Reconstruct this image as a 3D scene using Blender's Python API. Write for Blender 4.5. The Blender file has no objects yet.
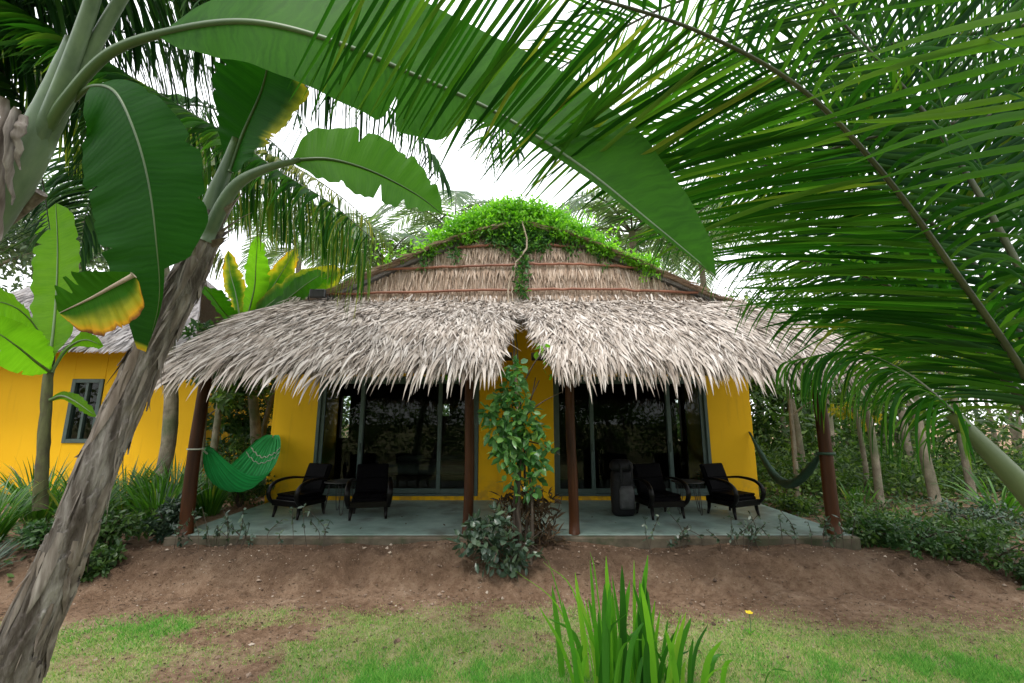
import bpy, math, random
import numpy as np
from mathutils import Vector

# ------------------------------------------------------------------ camera, light, exposure
SC = bpy.context.scene
COL = SC.collection
PITCH = math.radians(10.4)
FPX = 430.0
CAMZ = 1.75
cam_d = bpy.data.cameras.new("camera")
cam = bpy.data.objects.new("camera", cam_d)
COL.objects.link(cam)
cam.location = (0, 0, CAMZ)
cam.rotation_euler = (math.radians(90) + PITCH, 0, 0)
cam_d.sensor_width = 36.0
cam_d.lens = FPX / 1024 * 36.0
cam_d.clip_start = 0.05
cam_d.clip_end = 600
SC.camera = cam

SUN_EL, SUN_AZ = math.radians(62), math.radians(200)      # azimuth clockwise from +Y
world = bpy.data.worlds.new("World")
SC.world = world
world.use_nodes = True
wt = world.node_tree
wt.nodes.clear()
w_out = wt.nodes.new("ShaderNodeOutputWorld")
w_bg = wt.nodes.new("ShaderNodeBackground")
w_sky = wt.nodes.new("ShaderNodeTexSky")
w_sky.sky_type = 'NISHITA'
w_sky.sun_disc = False
w_sky.sun_elevation = SUN_EL
w_sky.sun_rotation = SUN_AZ
w_tc = wt.nodes.new("ShaderNodeTexCoord")
w_no = wt.nodes.new("ShaderNodeTexNoise")
w_no.inputs["Scale"].default_value = 2.2
w_no.inputs["Detail"].default_value = 6
w_ramp = wt.nodes.new("ShaderNodeValToRGB")
w_ramp.color_ramp.elements[0].position = 0.30
w_ramp.color_ramp.elements[0].color = (0.72, 0.72, 0.72, 1)
w_ramp.color_ramp.elements[1].position = 0.62
w_ramp.color_ramp.elements[1].color = (0.97, 0.97, 0.97, 1)
w_mix = wt.nodes.new("ShaderNodeMix")
w_mix.data_type = 'RGBA'
w_mix.inputs[7].default_value = (15.0, 15.3, 15.6, 1)     # overcast cloud
wt.links.new(w_tc.outputs["Generated"], w_no.inputs["Vector"])
wt.links.new(w_no.outputs["Fac"], w_ramp.inputs["Fac"])
wt.links.new(w_ramp.outputs["Color"], w_mix.inputs[0])
wt.links.new(w_sky.outputs["Color"], w_mix.inputs[6])
wt.links.new(w_mix.outputs[2], w_bg.inputs["Color"])
w_bg.inputs["Strength"].default_value = 0.10
wt.links.new(w_bg.outputs["Background"], w_out.inputs["Surface"])

sun_d = bpy.data.lights.new("sun", 'SUN')
sun_d.energy = 1.5
sun_d.angle = math.radians(14)
sun_d.color = (1.0, 0.96, 0.9)
sun = bpy.data.objects.new("sun", sun_d)
COL.objects.link(sun)
sd = Vector((math.sin(SUN_AZ) * math.cos(SUN_EL), math.cos(SUN_AZ) * math.cos(SUN_EL), math.sin(SUN_EL)))
sun.rotation_euler = sd.to_track_quat('Z', 'Y').to_euler()
sun.location = (0, 0, 30)

SC.view_settings.view_transform = 'Standard'
SC.view_settings.look = 'None'
SC.view_settings.gamma = 1
SC.view_settings.exposure = 0.68
SC.view_settings.use_curve_mapping = False
try:
    SC.cycles.max_bounces = 8
    SC.cycles.transparent_max_bounces = 12
    SC.cycles.transmission_bounces = 6
    SC.cycles.diffuse_bounces = 3
    SC.cycles.glossy_bounces = 3
except Exception:
    pass

# ------------------------------------------------------------------ small maths
rng = np.random.default_rng(7)
CP, SP = math.cos(PITCH), math.sin(PITCH)


def ray(px, py):
    u = (341.5 - py) / FPX
    return np.array([(px - 512) / FPX, CP - u * SP, SP + u * CP])


def at(px, py, Y):                      # a point of the place, at Y metres ahead
    r = ray(px, py)
    return np.array([0, 0, CAMZ]) + r * (Y / r[1])


def dp(px, py, d):                      # the same by distance along the view
    return np.array([0, 0, CAMZ]) + ray(px, py) * d


def nrm(v):
    v = np.asarray(v, float)
    n = np.linalg.norm(v, axis=-1, keepdims=True)
    return v / np.maximum(n, 1e-9)


def hash2(ix, iy, s):
    h = np.sin(ix * 127.1 + iy * 311.7 + s * 74.7) * 43758.5453
    return h - np.floor(h)


def vnoise(x, y, s=0):
    x = np.asarray(x, float); y = np.asarray(y, float)
    ix, iy = np.floor(x), np.floor(y)
    fx, fy = x - ix, y - iy
    fx = fx * fx * (3 - 2 * fx); fy = fy * fy * (3 - 2 * fy)
    a = hash2(ix, iy, s); b = hash2(ix + 1, iy, s)
    c = hash2(ix, iy + 1, s); d = hash2(ix + 1, iy + 1, s)
    return (a * (1 - fx) + b * fx) * (1 - fy) + (c * (1 - fx) + d * fx) * fy


def fbm(x, y, s=0, o=4):
    r, a, t = 0, 0.5, 0
    for k in range(o):
        r = r + a * vnoise(x * 2 ** k, y * 2 ** k, s + k * 3.1); t += a; a *= 0.5
    return r / t


def sstep(a, b, x):
    t = np.clip((np.asarray(x, float) - a) / (b - a), 0, 1)
    return t * t * (3 - 2 * t)


def spline(pts, n):
    P = np.asarray(pts, float)
    if len(P) == 2:
        t = np.linspace(0, 1, n)[:, None]
        return P[0] * (1 - t) + P[1] * t
    Q = np.vstack([2 * P[0] - P[1], P, 2 * P[-1] - P[-2]])
    seg = len(P) - 1
    t = np.linspace(0, seg - 1e-6, n)
    i = t.astype(int); f = (t - i)[:, None]
    p0, p1, p2, p3 = Q[i], Q[i + 1], Q[i + 2], Q[i + 3]
    return 0.5 * (2 * p1 + (p2 - p0) * f + (2 * p0 - 5 * p1 + 4 * p2 - p3) * f ** 2 + (3 * p1 - p0 - 3 * p2 + p3) * f ** 3)


def aspline(pts, n):
    """spline with even steps along its length"""
    Q = spline(pts, 400)
    l = np.concatenate([[0], np.cumsum(np.linalg.norm(np.diff(Q, axis=0), axis=1))])
    t = np.linspace(0, l[-1], n)
    return np.stack([np.interp(t, l, Q[:, k]) for k in range(3)], -1), np.interp(t / l[-1], l / l[-1], np.linspace(0, 1, 400))


def lin(xs, ys, t):
    return np.interp(t, xs, ys)


# ------------------------------------------------------------------ mesh building
class MB:
    def __init__(self):
        self.v, self.f, self.m, self.a, self.n = [], [], [], [], 0

    def add(self, v, f, mat=0, attr=None):
        v = np.asarray(v, float).reshape(-1, 3)
        f = np.asarray(f, int)
        self.v.append(v)
        self.f.append(f + self.n)
        self.m.append(np.full(len(f), mat))
        self.a.append(np.zeros((len(v), 3)) if attr is None else np.asarray(attr, float).reshape(-1, 3))
        self.n += len(v)
        return self

    def grid(self, G, mat=0, attr=None, keep=None, closed=False):
        G = np.asarray(G, float)
        a, b = G.shape[:2]
        idx = np.arange(a * b).reshape(a, b)
        if closed:
            idx = np.hstack([idx, idx[:, :1]])
        q = np.stack([idx[:-1, :-1], idx[1:, :-1], idx[1:, 1:], idx[:-1, 1:]], -1)
        q = q.reshape(-1, 4) if keep is None else q[keep]
        return self.add(G.reshape(-1, 3), q, mat, attr)

    def tube(self, pts, rad, n=8, mat=0, cap=True, attr=None, rough=0.0, squash=None):
        P = np.asarray(pts, float)
        k = len(P)
        R = np.broadcast_to(np.asarray(rad, float), (k,)).astype(float)
        T = nrm(np.gradient(P, axis=0))
        ref = np.array([0, 0, 1.0]) if abs(T[0][2]) < 0.9 else np.array([1.0, 0, 0])
        X = np.zeros_like(P); x = nrm(np.cross(ref, T[0]))
        for i in range(k):
            x = nrm(x - T[i] * np.dot(x, T[i])); X[i] = x
        Yv = np.cross(T, X)
        th = np.linspace(0, 2 * np.pi, n, endpoint=False)
        rr = R[:, None] * np.ones((1, n))
        if rough:
            rr = rr * (1 + rough * (rng.random((k, n)) - 0.5) * 2)
        sq = (1, 1) if squash is None else squash
        G = P[:, None] + (np.cos(th)[None, :, None] * X[:, None] * sq[0] + np.sin(th)[None, :, None] * Yv[:, None] * sq[1]) * rr[..., None]
        base = self.n
        self.grid(G, mat, None if attr is None else attr, closed=True)
        if cap:
            for e in (0, k - 1):
                c = self.n
                self.add(P[e][None], np.zeros((0, 3), int), mat)
                i = np.arange(n); j = (i + 1) % n
                o = base + e * n
                f = np.stack([np.full(n, c), o + (j if e == 0 else i), o + (i if e == 0 else j)], -1)
                self.f.append(f); self.m.append(np.full(n, mat))
        return self

    def box(self, lo, hi, mat=0, ch=0.008, rot=0.0, piv=None, M=None):
        lo = np.asarray(lo, float); hi = np.asarray(hi, float)
        c = (lo + hi) / 2; h = (hi - lo) / 2
        ch = min(ch, 0.45 * h.min())
        V, ids = [], {}
        for sx in (-1, 1):
            for sy in (-1, 1):
                for sz in (-1, 1):
                    s = np.array([sx, sy, sz])
                    for ax in range(3):
                        p = h * s
                        for o in range(3):
                            if o != ax:
                                p = p.copy(); p[o] -= s[o] * ch
                        ids[(sx, sy, sz, ax)] = len(V); V.append(c + p)
        F4, F3 = [], []
        def key(s, ax): return ids[(s[0], s[1], s[2], ax)]
        for ax in range(3):
            b, d = [o for o in range(3) if o != ax]
            for sg in (-1, 1):
                q = []
                for (p, r) in ((-1, -1), (1, -1), (1, 1), (-1, 1)):
                    s = [0, 0, 0]; s[ax] = sg; s[b] = p; s[d] = r
                    q.append(key(s, ax))
                F4.append(q)
            for p in (-1, 1):
                for r in (-1, 1):
                    s0 = [0, 0, 0]; s1 = [0, 0, 0]
                    s0[ax] = -1; s1[ax] = 1
                    for s in (s0, s1):
                        s[b] = p; s[d] = r
                    F4.append([key(s0, b), key(s1, b), key(s1, d), key(s0, d)])
        for sx in (-1, 1):
            for sy in (-1, 1):
                for sz in (-1, 1):
                    F3.append([ids[(sx, sy, sz, a)] for a in range(3)])
        V = np.array(V)
        if rot:
            pv = c if piv is None else np.asarray(piv, float)
            cs, sn = math.cos(rot), math.sin(rot)
            d = V - pv
            V = pv + np.stack([d[:, 0] * cs - d[:, 1] * sn, d[:, 0] * sn + d[:, 1] * cs, d[:, 2]], -1)
        if M is not None:
            V = V @ np.asarray(M, float)[:3, :3].T + np.asarray(M, float)[:3, 3]
        b0 = self.n
        self.add(V, F4, mat)
        self.f.append(np.array(F3) + b0); self.m.append(np.full(len(F3), mat))
        return self

    def shell(self, G, off, mat=0):
        """a grid with thickness: off = (3,) offset of the lower side"""
        G = np.asarray(G, float); a, b = G.shape[:2]
        H = G + np.asarray(off, float)
        self.grid(G, mat)
        self.grid(H[:, ::-1], mat)
        for (p, q) in ((G[0], H[0]), (H[-1], G[-1]), (H[:, 0], G[:, 0]), (G[:, -1], H[:, -1])):
            self.grid(np.stack([p, q]), mat)
        return self

    def strips(self, base, d, nor, L, W, seg=4, prof=None, droop=0.0, mat=0, fold=0.0, attr=None, grav=(0, 0, -1), lateral=None):
        """many leaf-like strips at once"""
        base = np.asarray(base, float); N = len(base)
        if N == 0:
            return self
        d = nrm(np.broadcast_to(np.asarray(d, float), (N, 3)).copy())
        nor = np.broadcast_to(np.asarray(nor, float), (N, 3)).copy()
        L = np.broadcast_to(np.asarray(L, float), (N,)); W = np.broadcast_to(np.asarray(W, float), (N,))
        dr = np.broadcast_to(np.asarray(droop, float), (N,))
        if prof is None:
            prof = np.interp(np.linspace(0, 1, seg + 1), [0, .3, .7, 1], [.45, 1, .75, .04])
        cols = 3 if fold else 2
        V = np.zeros((N, seg + 1, cols, 3))
        p = base.copy()
        g = np.asarray(grav, float)
        for k in range(seg + 1):
            s = nrm(np.cross(d, nor))
            up = np.cross(s, d)
            w = (W * prof[k] * 0.5)[:, None]
            V[:, k, 0] = p - s * w
            if fold:
                V[:, k, 1] = p - up * w * fold
                V[:, k, 2] = p + s * w
            else:
                V[:, k, 1] = p + s * w
            p = p + d * (L / seg)[:, None]
            d = d + g * (dr * (0.35 + 1.3 * k / seg) / seg)[:, None]
            if lateral is not None:
                d = d + lateral / seg
            d = nrm(d)
        idx = np.arange(N * (seg + 1) * cols).reshape(N, seg + 1, cols)
        q = np.stack([idx[:, :-1, :-1], idx[:, 1:, :-1], idx[:, 1:, 1:], idx[:, :-1, 1:]], -1).reshape(-1, 4)
        A = None
        if attr is not None:
            A = np.broadcast_to(np.asarray(attr, float)[:, None, None, :], (N, seg + 1, cols, 3)).reshape(-1, 3)
        return self.add(V.reshape(-1, 3), q, mat, A)

    def build(self, name, mats, parent=None, smooth=True, loc=None):
        me = bpy.data.meshes.new(name)
        V = np.vstack(self.v)
        F = [f for f in self.f if len(f)]
        M = np.concatenate([m for f, m in zip([f for f in self.f], self.m_aligned())if len(f)]) if F else np.zeros(0)
        loops = np.concatenate([f.ravel() for f in F])
        tot = np.concatenate([np.full(len(f), f.shape[1]) for f in F])
        st = np.concatenate([[0], np.cumsum(tot)[:-1]])
        me.vertices.add(len(V)); me.vertices.foreach_set("co", V.ravel().astype(np.float32))
        me.loops.add(len(loops)); me.loops.foreach_set("vertex_index", loops.astype(np.int32))
        me.polygons.add(len(tot)); me.polygons.foreach_set("loop_start", st.astype(np.int32))
        me.polygons.foreach_set("loop_total", tot.astype(np.int32))
        me.polygons.foreach_set("material_index", M.astype(np.int32))
        me.polygons.foreach_set("use_smooth", np.full(len(tot), bool(smooth)))
        A = np.vstack(self.a)
        if np.any(A):
            at_ = me.attributes.new("lc", 'FLOAT_VECTOR', 'POINT')
            at_.data.foreach_set("vector", A.ravel().astype(np.float32))
        me.update(calc_edges=True)
        me.validate()
        for m in (mats if isinstance(mats, (list, tuple)) else [mats]):
            me.materials.append(m)
        o = bpy.data.objects.new(name, me)
        COL.objects.link(o)
        if parent is not None:
            o.parent = parent
            o.matrix_parent_inverse = parent.matrix_basis.inverted() if loc is None else o.matrix_parent_inverse
        return o

    def m_aligned(self):
        return self.m


def tag(o, label, cat, group=None, kind=None):
    o["label"] = label
    o["category"] = cat
    if group: o["group"] = group
    if kind: o["kind"] = kind
    return o


def thing(name, label, cat, loc=(0, 0, 0), group=None):
    o = bpy.data.objects.new(name, None)
    COL.objects.link(o)
    o.location = [float(x) for x in loc]
    o.empty_display_size = 0.2
    return tag(o, label, cat, group)


def copy_tree(o, parent=None):
    c = o.copy(); COL.objects.link(c)
    if parent is not None: c.parent = parent
    for ch in [x for x in bpy.data.objects if x.parent == o]:
        copy_tree(ch, c)
    return c


# ------------------------------------------------------------------ materials
class NT:
    def __init__(self, name):
        self.m = bpy.data.materials.new(name); self.m.use_nodes = True
        self.t = self.m.node_tree; self.t.nodes.clear()
        self.out = self.n("ShaderNodeOutputMaterial")

    def n(self, typ, ins=None, **kw):
        x = self.t.nodes.new(typ)
        for k, v in kw.items(): setattr(x, k, v)
        for k, v in (ins or {}).items():
            if isinstance(v, bpy.types.NodeSocket): self.t.links.new(v, x.inputs[k])
            else: x.inputs[k].default_value = v
        return x

    def ramp(self, fac, stops):
        r = self.n("ShaderNodeValToRGB", {"Fac": fac})
        e = r.color_ramp.elements
        while len(e) > 1: e.remove(e[-1])
        for i, (p, c) in enumerate(stops):
            x = e[0] if i == 0 else e.new(p)
            x.position = p; x.color = (*c, 1) if len(c) == 3 else c
        return r.outputs["Color"]

    def mix(self, fac, a, b, typ='RGBA', blend='MIX'):
        x = self.n("ShaderNodeMix", data_type=typ)
        if typ == 'RGBA':
            x.blend_type = blend
        ia, ib, o = (6, 7, 2) if typ == 'RGBA' else (2, 3, 0)
        for i, v in ((0, fac), (ia, a), (ib, b)):
            if isinstance(v, bpy.types.NodeSocket): self.t.links.new(v, x.inputs[i])
            else: x.inputs[i].default_value = (*v, 1) if isinstance(v, tuple) and len(v) == 3 else v
        return x.outputs[o]

    def math(self, op, a, b=0.0, c=0.0):
        x = self.n("ShaderNodeMath", operation=op)
        for i, v in ((0, a), (1, b), (2, c)):
            if isinstance(v, bpy.types.NodeSocket): self.t.links.new(v, x.inputs[i])
            else: x.inputs[i].default_value = v
        return x.outputs[0]

    def obj(self):
        return self.n("ShaderNodeTexCoord").outputs["Object"]

    def noise(self, scale, detail=4, vec=None, rough=0.55):
        return self.n("ShaderNodeTexNoise", {"Vector": vec if vec is not None else self.obj(), "Scale": scale, "Detail": detail, "Roughness": rough}).outputs["Fac"]

    def scaled(self, s):
        return self.n("ShaderNodeMapping", {"Vector": self.obj(), "Scale": s}).outputs["Vector"]

    def island(self):
        return self.n("ShaderNodeNewGeometry").outputs["Random Per Island"]

    def bump(self, h, strength=0.3, dist=0.02):
        return self.n("ShaderNodeBump", {"Height": h, "Strength": strength, "Distance": dist}).outputs["Normal"]

    def pbr(self, col, rough=0.7, normal=None, **kw):
        ins = {"Base Color": col if isinstance(col, bpy.types.NodeSocket) else (*col, 1), "Roughness": rough}
        ins.update(kw)
        if normal is not None: ins["Normal"] = normal
        return self.n("ShaderNodeBsdfPrincipled", ins)

    def done(self, sh):
        self.t.links.new(sh.outputs[0], self.out.inputs["Surface"]); return self.m


def leaf_mat(name, stops, trans=0.4, rough=0.45, tgain=1.5, spec=0.4):
    k = NT(name)
    c = k.ramp(k.island(), stops)
    p = k.pbr(c, rough, **{"Specular IOR Level": spec})
    tc = k.mix(1.0, c, (tgain * 1.1, tgain * 1.25, tgain * 0.5), blend='MULTIPLY')
    t = k.n("ShaderNodeBsdfTranslucent", {"Color": tc})
    m = k.n("ShaderNodeMixShader", {0: trans, 1: p.outputs[0], 2: t.outputs[0]})
    return k.done(m)


def blade_mat(name, dark, light, trans=0.38, tgain=1.6, rib=55.0, rough=0.5):
    """broad banana-like leaf: lc = (along, across -1..1, age)"""
    k = NT(name)
    at_ = k.n("ShaderNodeAttribute", attribute_name="lc")
    sp = k.n("ShaderNodeSeparateXYZ", {"Vector": at_.outputs["Vector"]})
    al, ac, age = sp.outputs[0], sp.outputs[1], sp.outputs[2]
    no = k.noise(2.5, 5)
    aa = k.math('ABSOLUTE', ac)
    ph = k.math('ADD', k.math('ADD', k.math('MULTIPLY', al, rib * 6.28), k.math('MULTIPLY', k.noise(7, 3), 9.0)), k.math('MULTIPLY', aa, -4.0))
    w = k.math('MULTIPLY_ADD', k.math('SINE', ph), 0.5, 0.5)
    fine = k.n("ShaderNodeCombineXYZ", {0: k.math('MULTIPLY', ph, 0.55), 1: k.math('MULTIPLY', aa, 1.2), 2: ac})
    st = k.noise(1.0, 3, fine.outputs[0])
    f = k.math('ADD', k.math('MULTIPLY', no, 0.5), k.math('MULTIPLY', st, 0.6))
    g = k.mix(k.math('MULTIPLY_ADD', f, 2.4, -0.85), dark, light)
    g = k.mix(k.math('MULTIPLY', w, 0.06), g, light)
    an = k.math('ADD', age, k.math('MULTIPLY', k.math('SUBTRACT', k.noise(9, 5), 0.5), k.math('MULTIPLY', age, 1.4)))
    old = k.ramp(an, [(0.0, (0.10, 0.16, 0.02)), (0.35, (0.30, 0.27, 0.02)), (0.62, (0.50, 0.26, 0.015)), (0.85, (0.20, 0.075, 0.02)), (1.0, (0.07, 0.035, 0.02))])
    msk = k.n("ShaderNodeMapRange", {"Value": an, 1: 0.08, 2: 0.3, 3: 0.0, 4: 1.0}).outputs[0]
    c = k.mix(msk, g, old)
    p = k.pbr(c, rough, k.bump(w, 0.14, 0.003), **{"Specular IOR Level": 0.07})
    tc = k.mix(1.0, c, (tgain * 1.15, tgain * 1.3, tgain * 0.45), blend='MULTIPLY')
    t = k.n("ShaderNodeBsdfTranslucent", {"Color": tc})
    m = k.n("ShaderNodeMixShader", {0: trans, 1: p.outputs[0], 2: t.outputs[0]})
    return k.done(m)


def noisy(name, c0, c1, scale=6, rough=0.8, bump=0.3, bd=0.01, stretch=None, c2=None, s2=1.5, **kw):
    k = NT(name)
    v = k.scaled(stretch) if stretch else k.obj()
    n1 = k.noise(scale, 7, v, 0.62)
    c = k.mix(k.n("ShaderNodeMapRange", {"Value": n1, 1: 0.3, 2: 0.7}).outputs[0], c0, c1)
    if c2 is not None:
        n2 = k.noise(s2, 5, k.obj(), 0.6)
        c = k.mix(k.n("ShaderNodeMapRange", {"Value": n2, 1: 0.5, 2: 0.68}).outputs[0], c, c2)
    n3 = k.noise(scale * 3.1, 6, v, 0.65)
    return k.done(k.pbr(c, rough, k.bump(k.math('ADD', n1, n3), bump, bd), **kw))


M = {}
M["thatch"] = None
def thatch_mat(name, stops):
    k = NT(name)
    c = k.ramp(k.island(), stops)
    v = k.noise(3.0, 4)
    c = k.mix(k.n("ShaderNodeMapRange", {"Value": v, 1: 0.35, 2: 0.7, 3: 0.0, 4: 0.35}).outputs[0], c, (0.20, 0.15, 0.11))
    n = k.noise(60, 3)
    p = k.pbr(c, 0.75, k.bump(n, 0.3, 0.004), **{"Specular IOR Level": 0.25})
    t = k.n("ShaderNodeBsdfTranslucent", {"Color": c})
    return k.done(k.n("ShaderNodeMixShader", {0: 0.06, 1: p.outputs[0], 2: t.outputs[0]}))

M["thatch"] = thatch_mat("weathered palm thatch", [(0, (0.17, 0.135, 0.108)), (0.25, (0.40, 0.34, 0.29)), (0.65, (0.56, 0.495, 0.44)), (1, (0.69, 0.635, 0.585))])
M["thatch_old"] = thatch_mat("old grey thatch", [(0, (0.13, 0.12, 0.12)), (0.5, (0.25, 0.24, 0.24)), (1, (0.38, 0.365, 0.37))])
M["thatch_tan"] = thatch_mat("tan palm thatch", [(0, (0.27, 0.185, 0.13)), (0.4, (0.42, 0.305, 0.225)), (0.75, (0.52, 0.40, 0.31)), (1, (0.60, 0.49, 0.40))])
M["thatch_under"] = noisy("thatch underlay", (0.05, 0.038, 0.03), (0.13, 0.10, 0.08), 14, 0.9, 0.6, 0.02, (1, 1, 1))
M["thatch_grey"] = noisy("grey thatch roof", (0.20, 0.18, 0.18), (0.42, 0.39, 0.39), 12, 0.9, 0.8, 0.03, (6, 1, 1))
k = NT("yellow wall paint")
n1 = k.noise(1.1, 6); n2 = k.noise(1.0, 6, k.scaled((9.0, 9.0, 0.7)), 0.6); n3 = k.noise(30, 5)
c = k.mix(n1, (0.78, 0.41, 0.004), (0.86, 0.49, 0.008))
c = k.mix(k.n("ShaderNodeMapRange", {"Value": n2, 1: 0.58, 2: 0.75, 3: 0, 4: 0.35}).outputs[0], c, (0.52, 0.25, 0.012))
sz = k.n("ShaderNodeSeparateXYZ", {"Vector": k.obj()}).outputs[2]
spl = k.math('MULTIPLY', k.n("ShaderNodeMapRange", {"Value": sz, 1: 0.25, 2: 0.75, 3: 1.0, 4: 0.0}).outputs[0], k.n("ShaderNodeMapRange", {"Value": k.noise(7, 6), 1: 0.42, 2: 0.62, 3: 0, 4: 0.55}).outputs[0])
c = k.mix(spl, c, (0.25, 0.14, 0.05))
M["yellow"] = k.done(k.pbr(c, 0.75, k.bump(k.math('ADD', n3, n1), 0.15, 0.006), **{"Specular IOR Level": 0.25}))
M["teal"] = noisy("dark teal frame paint", (0.045, 0.075, 0.068), (0.065, 0.10, 0.09), 8, 0.45, 0.03, 0.002)
M["post"] = noisy("oiled red brown post wood", (0.018, 0.007, 0.003), (0.088, 0.029, 0.009), 6, 0.5, 0.25, 0.006, (1, 1, .12), **{"Specular IOR Level": 0.2})
M["beam"] = noisy("dark beam wood", (0.03, 0.02, 0.014), (0.075, 0.045, 0.028), 7, 0.75, 0.3, 0.006)
M["bamboo"] = noisy("reddish bamboo batten", (0.16, 0.055, 0.03), (0.30, 0.12, 0.065), 5, 0.5, 0.2, 0.004, (.3, 1, 1))
M["cement"] = noisy("green grey polished cement", (0.12, 0.19, 0.165), (0.28, 0.37, 0.335), 2.2, 0.5, 0.15, 0.004, None, (0.10, 0.12, 0.105), 1.6)
M["cement_edge"] = noisy("mossy cement edge", (0.05, 0.04, 0.026), (0.14, 0.115, 0.08), 5, 0.9, 0.6, 0.012, None, (0.03, 0.045, 0.015), 2.0)
M["chair"] = noisy("black lacquered wood", (0.0025, 0.002, 0.002), (0.006, 0.0045, 0.004), 8, 0.3, 0.05, 0.002, **{"Specular IOR Level": 0.14})
M["leather"] = noisy("black leather", (0.002, 0.0018, 0.0024), (0.0045, 0.004, 0.005), 20, 0.5, 0.15, 0.002, **{"Specular IOR Level": 0.02})
M["iron"] = noisy("black iron", (0.012, 0.012, 0.012), (0.03, 0.03, 0.03), 20, 0.45, 0.1, 0.001)
M["pack"] = noisy("black nylon", (0.005, 0.005, 0.0055), (0.012, 0.012, 0.014), 30, 0.6, 0.25, 0.003, **{"Specular IOR Level": 0.2})
M["pack_grey"] = noisy("grey nylon", (0.025, 0.025, 0.028), (0.07, 0.07, 0.075), 14, 0.6, 0.2, 0.003)
M["interior"] = noisy("room boarding darkened for shade", (0.020, 0.014, 0.010), (0.035, 0.024, 0.017), 2, 0.9, 0.1, 0.003)  # board colour darkened to stand for the shade of an unlit room
M["linen"] = noisy("grey bed linen", (0.16, 0.16, 0.155), (0.24, 0.24, 0.23), 4, 0.9, 0.2, 0.01)
M["bark_palm"] = noisy("palm bark", (0.10, 0.075, 0.055), (0.26, 0.21, 0.16), 4, 0.9, 0.6, 0.02, (1, 1, 5), (0.16, 0.17, 0.10), 1.2)
M["bark_pale"] = noisy("pale bark", (0.11, 0.09, 0.062), (0.28, 0.24, 0.175), 7, 0.9, 0.8, 0.02, (1, 1, .8), (0.10, 0.115, 0.06), 1.5)
M["bark_dark"] = noisy("dark bark", (0.03, 0.022, 0.016), (0.09, 0.065, 0.045), 8, 0.9, 0.6, 0.01, (1, 1, .4))
M["liana"] = noisy("pale liana", (0.22, 0.17, 0.12), (0.38, 0.31, 0.23), 9, 0.9, 0.4, 0.006)

k = NT("banana trunk sheaths")
v = k.scaled((7.0, 7.0, 0.9))
n1 = k.noise(2.0, 7, v, 0.65)
n2 = k.noise(1.3, 5, k.obj(), 0.6)
isl = k.island()
c = k.ramp(n1, [(0.30, (0.016, 0.011, 0.009)), (0.42, (0.072, 0.06, 0.051)), (0.54, (0.165, 0.15, 0.135)), (0.68, (0.34, 0.32, 0.295))])
c = k.mix(k.n("ShaderNodeMapRange", {"Value": n2, 1: 0.60, 2: 0.72, 3: 0, 4: 0.75}).outputs[0], c, (0.17, 0.15, 0.035))
c = k.mix(k.math('MULTIPLY', isl, 0.35), c, (0.07, 0.045, 0.03))
M["banana_bark"] = k.done(k.pbr(c, 0.85, k.bump(k.math('ADD', n1, k.noise(7.0, 5, v)), 0.9, 0.02)))
k = NT("dry banana husk")
v = k.scaled((14.0, 14.0, 1.2))
n1 = k.noise(2.0, 6, v)
c = k.ramp(n1, [(0.3, (0.045, 0.035, 0.029)), (0.5, (0.17, 0.145, 0.125)), (0.7, (0.33, 0.30, 0.27))])
c = k.mix(k.math('MULTIPLY', k.island(), 0.5), c, (0.11, 0.075, 0.05))
M["husk"] = k.done(k.pbr(c, 0.85, k.bump(n1, 0.6, 0.01)))

M["young_trunk"] = noisy("young banana trunk", (0.035, 0.03, 0.015), (0.13, 0.14, 0.05), 4, 0.8, 0.5, 0.01, (3, 3, .5), (0.06, 0.04, 0.025), 3)
M["rib"] = noisy("leaf midrib", (0.035, 0.075, 0.018), (0.075, 0.13, 0.04), 2.5, 0.45, 0.06, 0.003)
M["petiole"] = noisy("green petiole", (0.085, 0.15, 0.045), (0.17, 0.25, 0.10), 2.5, 0.4, 0.06, 0.003, (4, 4, .6))
M["petiole_pale"] = noisy("waxy pale petiole", (0.05, 0.09, 0.042), (0.12, 0.175, 0.092), 2.5, 0.45, 0.06, 0.003, (4, 4, .6), (0.12, 0.19, 0.08), 2.2)
M["rachis"] = noisy("palm rachis", (0.022, 0.03, 0.012), (0.06, 0.07, 0.025), 4, 0.45, 0.1, 0.003)
M["rachis_yellow"] = noisy("yellow green frond stalk", (0.045, 0.068, 0.025), (0.095, 0.125, 0.05), 3, 0.45, 0.1, 0.003)
M["banana_leaf"] = blade_mat("banana leaf", (0.013, 0.062, 0.003), (0.034, 0.125, 0.006), 0.42, 2.1)
M["banana_mid"] = blade_mat("mid green banana leaf", (0.03, 0.115, 0.005), (0.06, 0.18, 0.009), 0.45, 1.9)
M["banana_dark"] = blade_mat("deep green banana leaf", (0.006, 0.043, 0.004), (0.014, 0.075, 0.006), 0.26, 1.5)
M["banana_young"] = blade_mat("young banana leaf", (0.07, 0.19, 0.010), (0.125, 0.28, 0.016), 0.5, 2.1)
M["palm_leaf"] = leaf_mat("coconut leaflets", [(0, (0.008, 0.042, 0.005)), (0.4, (0.018, 0.078, 0.008)), (0.8, (0.04, 0.12, 0.012)), (0.95, (0.075, 0.155, 0.02)), (1, (0.14, 0.165, 0.025))], 0.42, 0.5, 1.9, 0.05)
M["palm_lit"] = leaf_mat("sunlit coconut leaflets", [(0, (0.02, 0.08, 0.006)), (0.6, (0.045, 0.125, 0.009)), (1, (0.09, 0.16, 0.014))], 0.55, 0.5, 2.4, 0.05)  # brighter copy of the leaflets, back light put into the colour
M["palm_shade"] = leaf_mat("shaded coconut leaflets", [(0, (0.012, 0.04, 0.014)), (0.5, (0.02, 0.065, 0.018)), (1, (0.045, 0.11, 0.025))], 0.32, 0.5, 1.5, 0.05)  # darker copy of the leaflets, shade put into the colour
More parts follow.
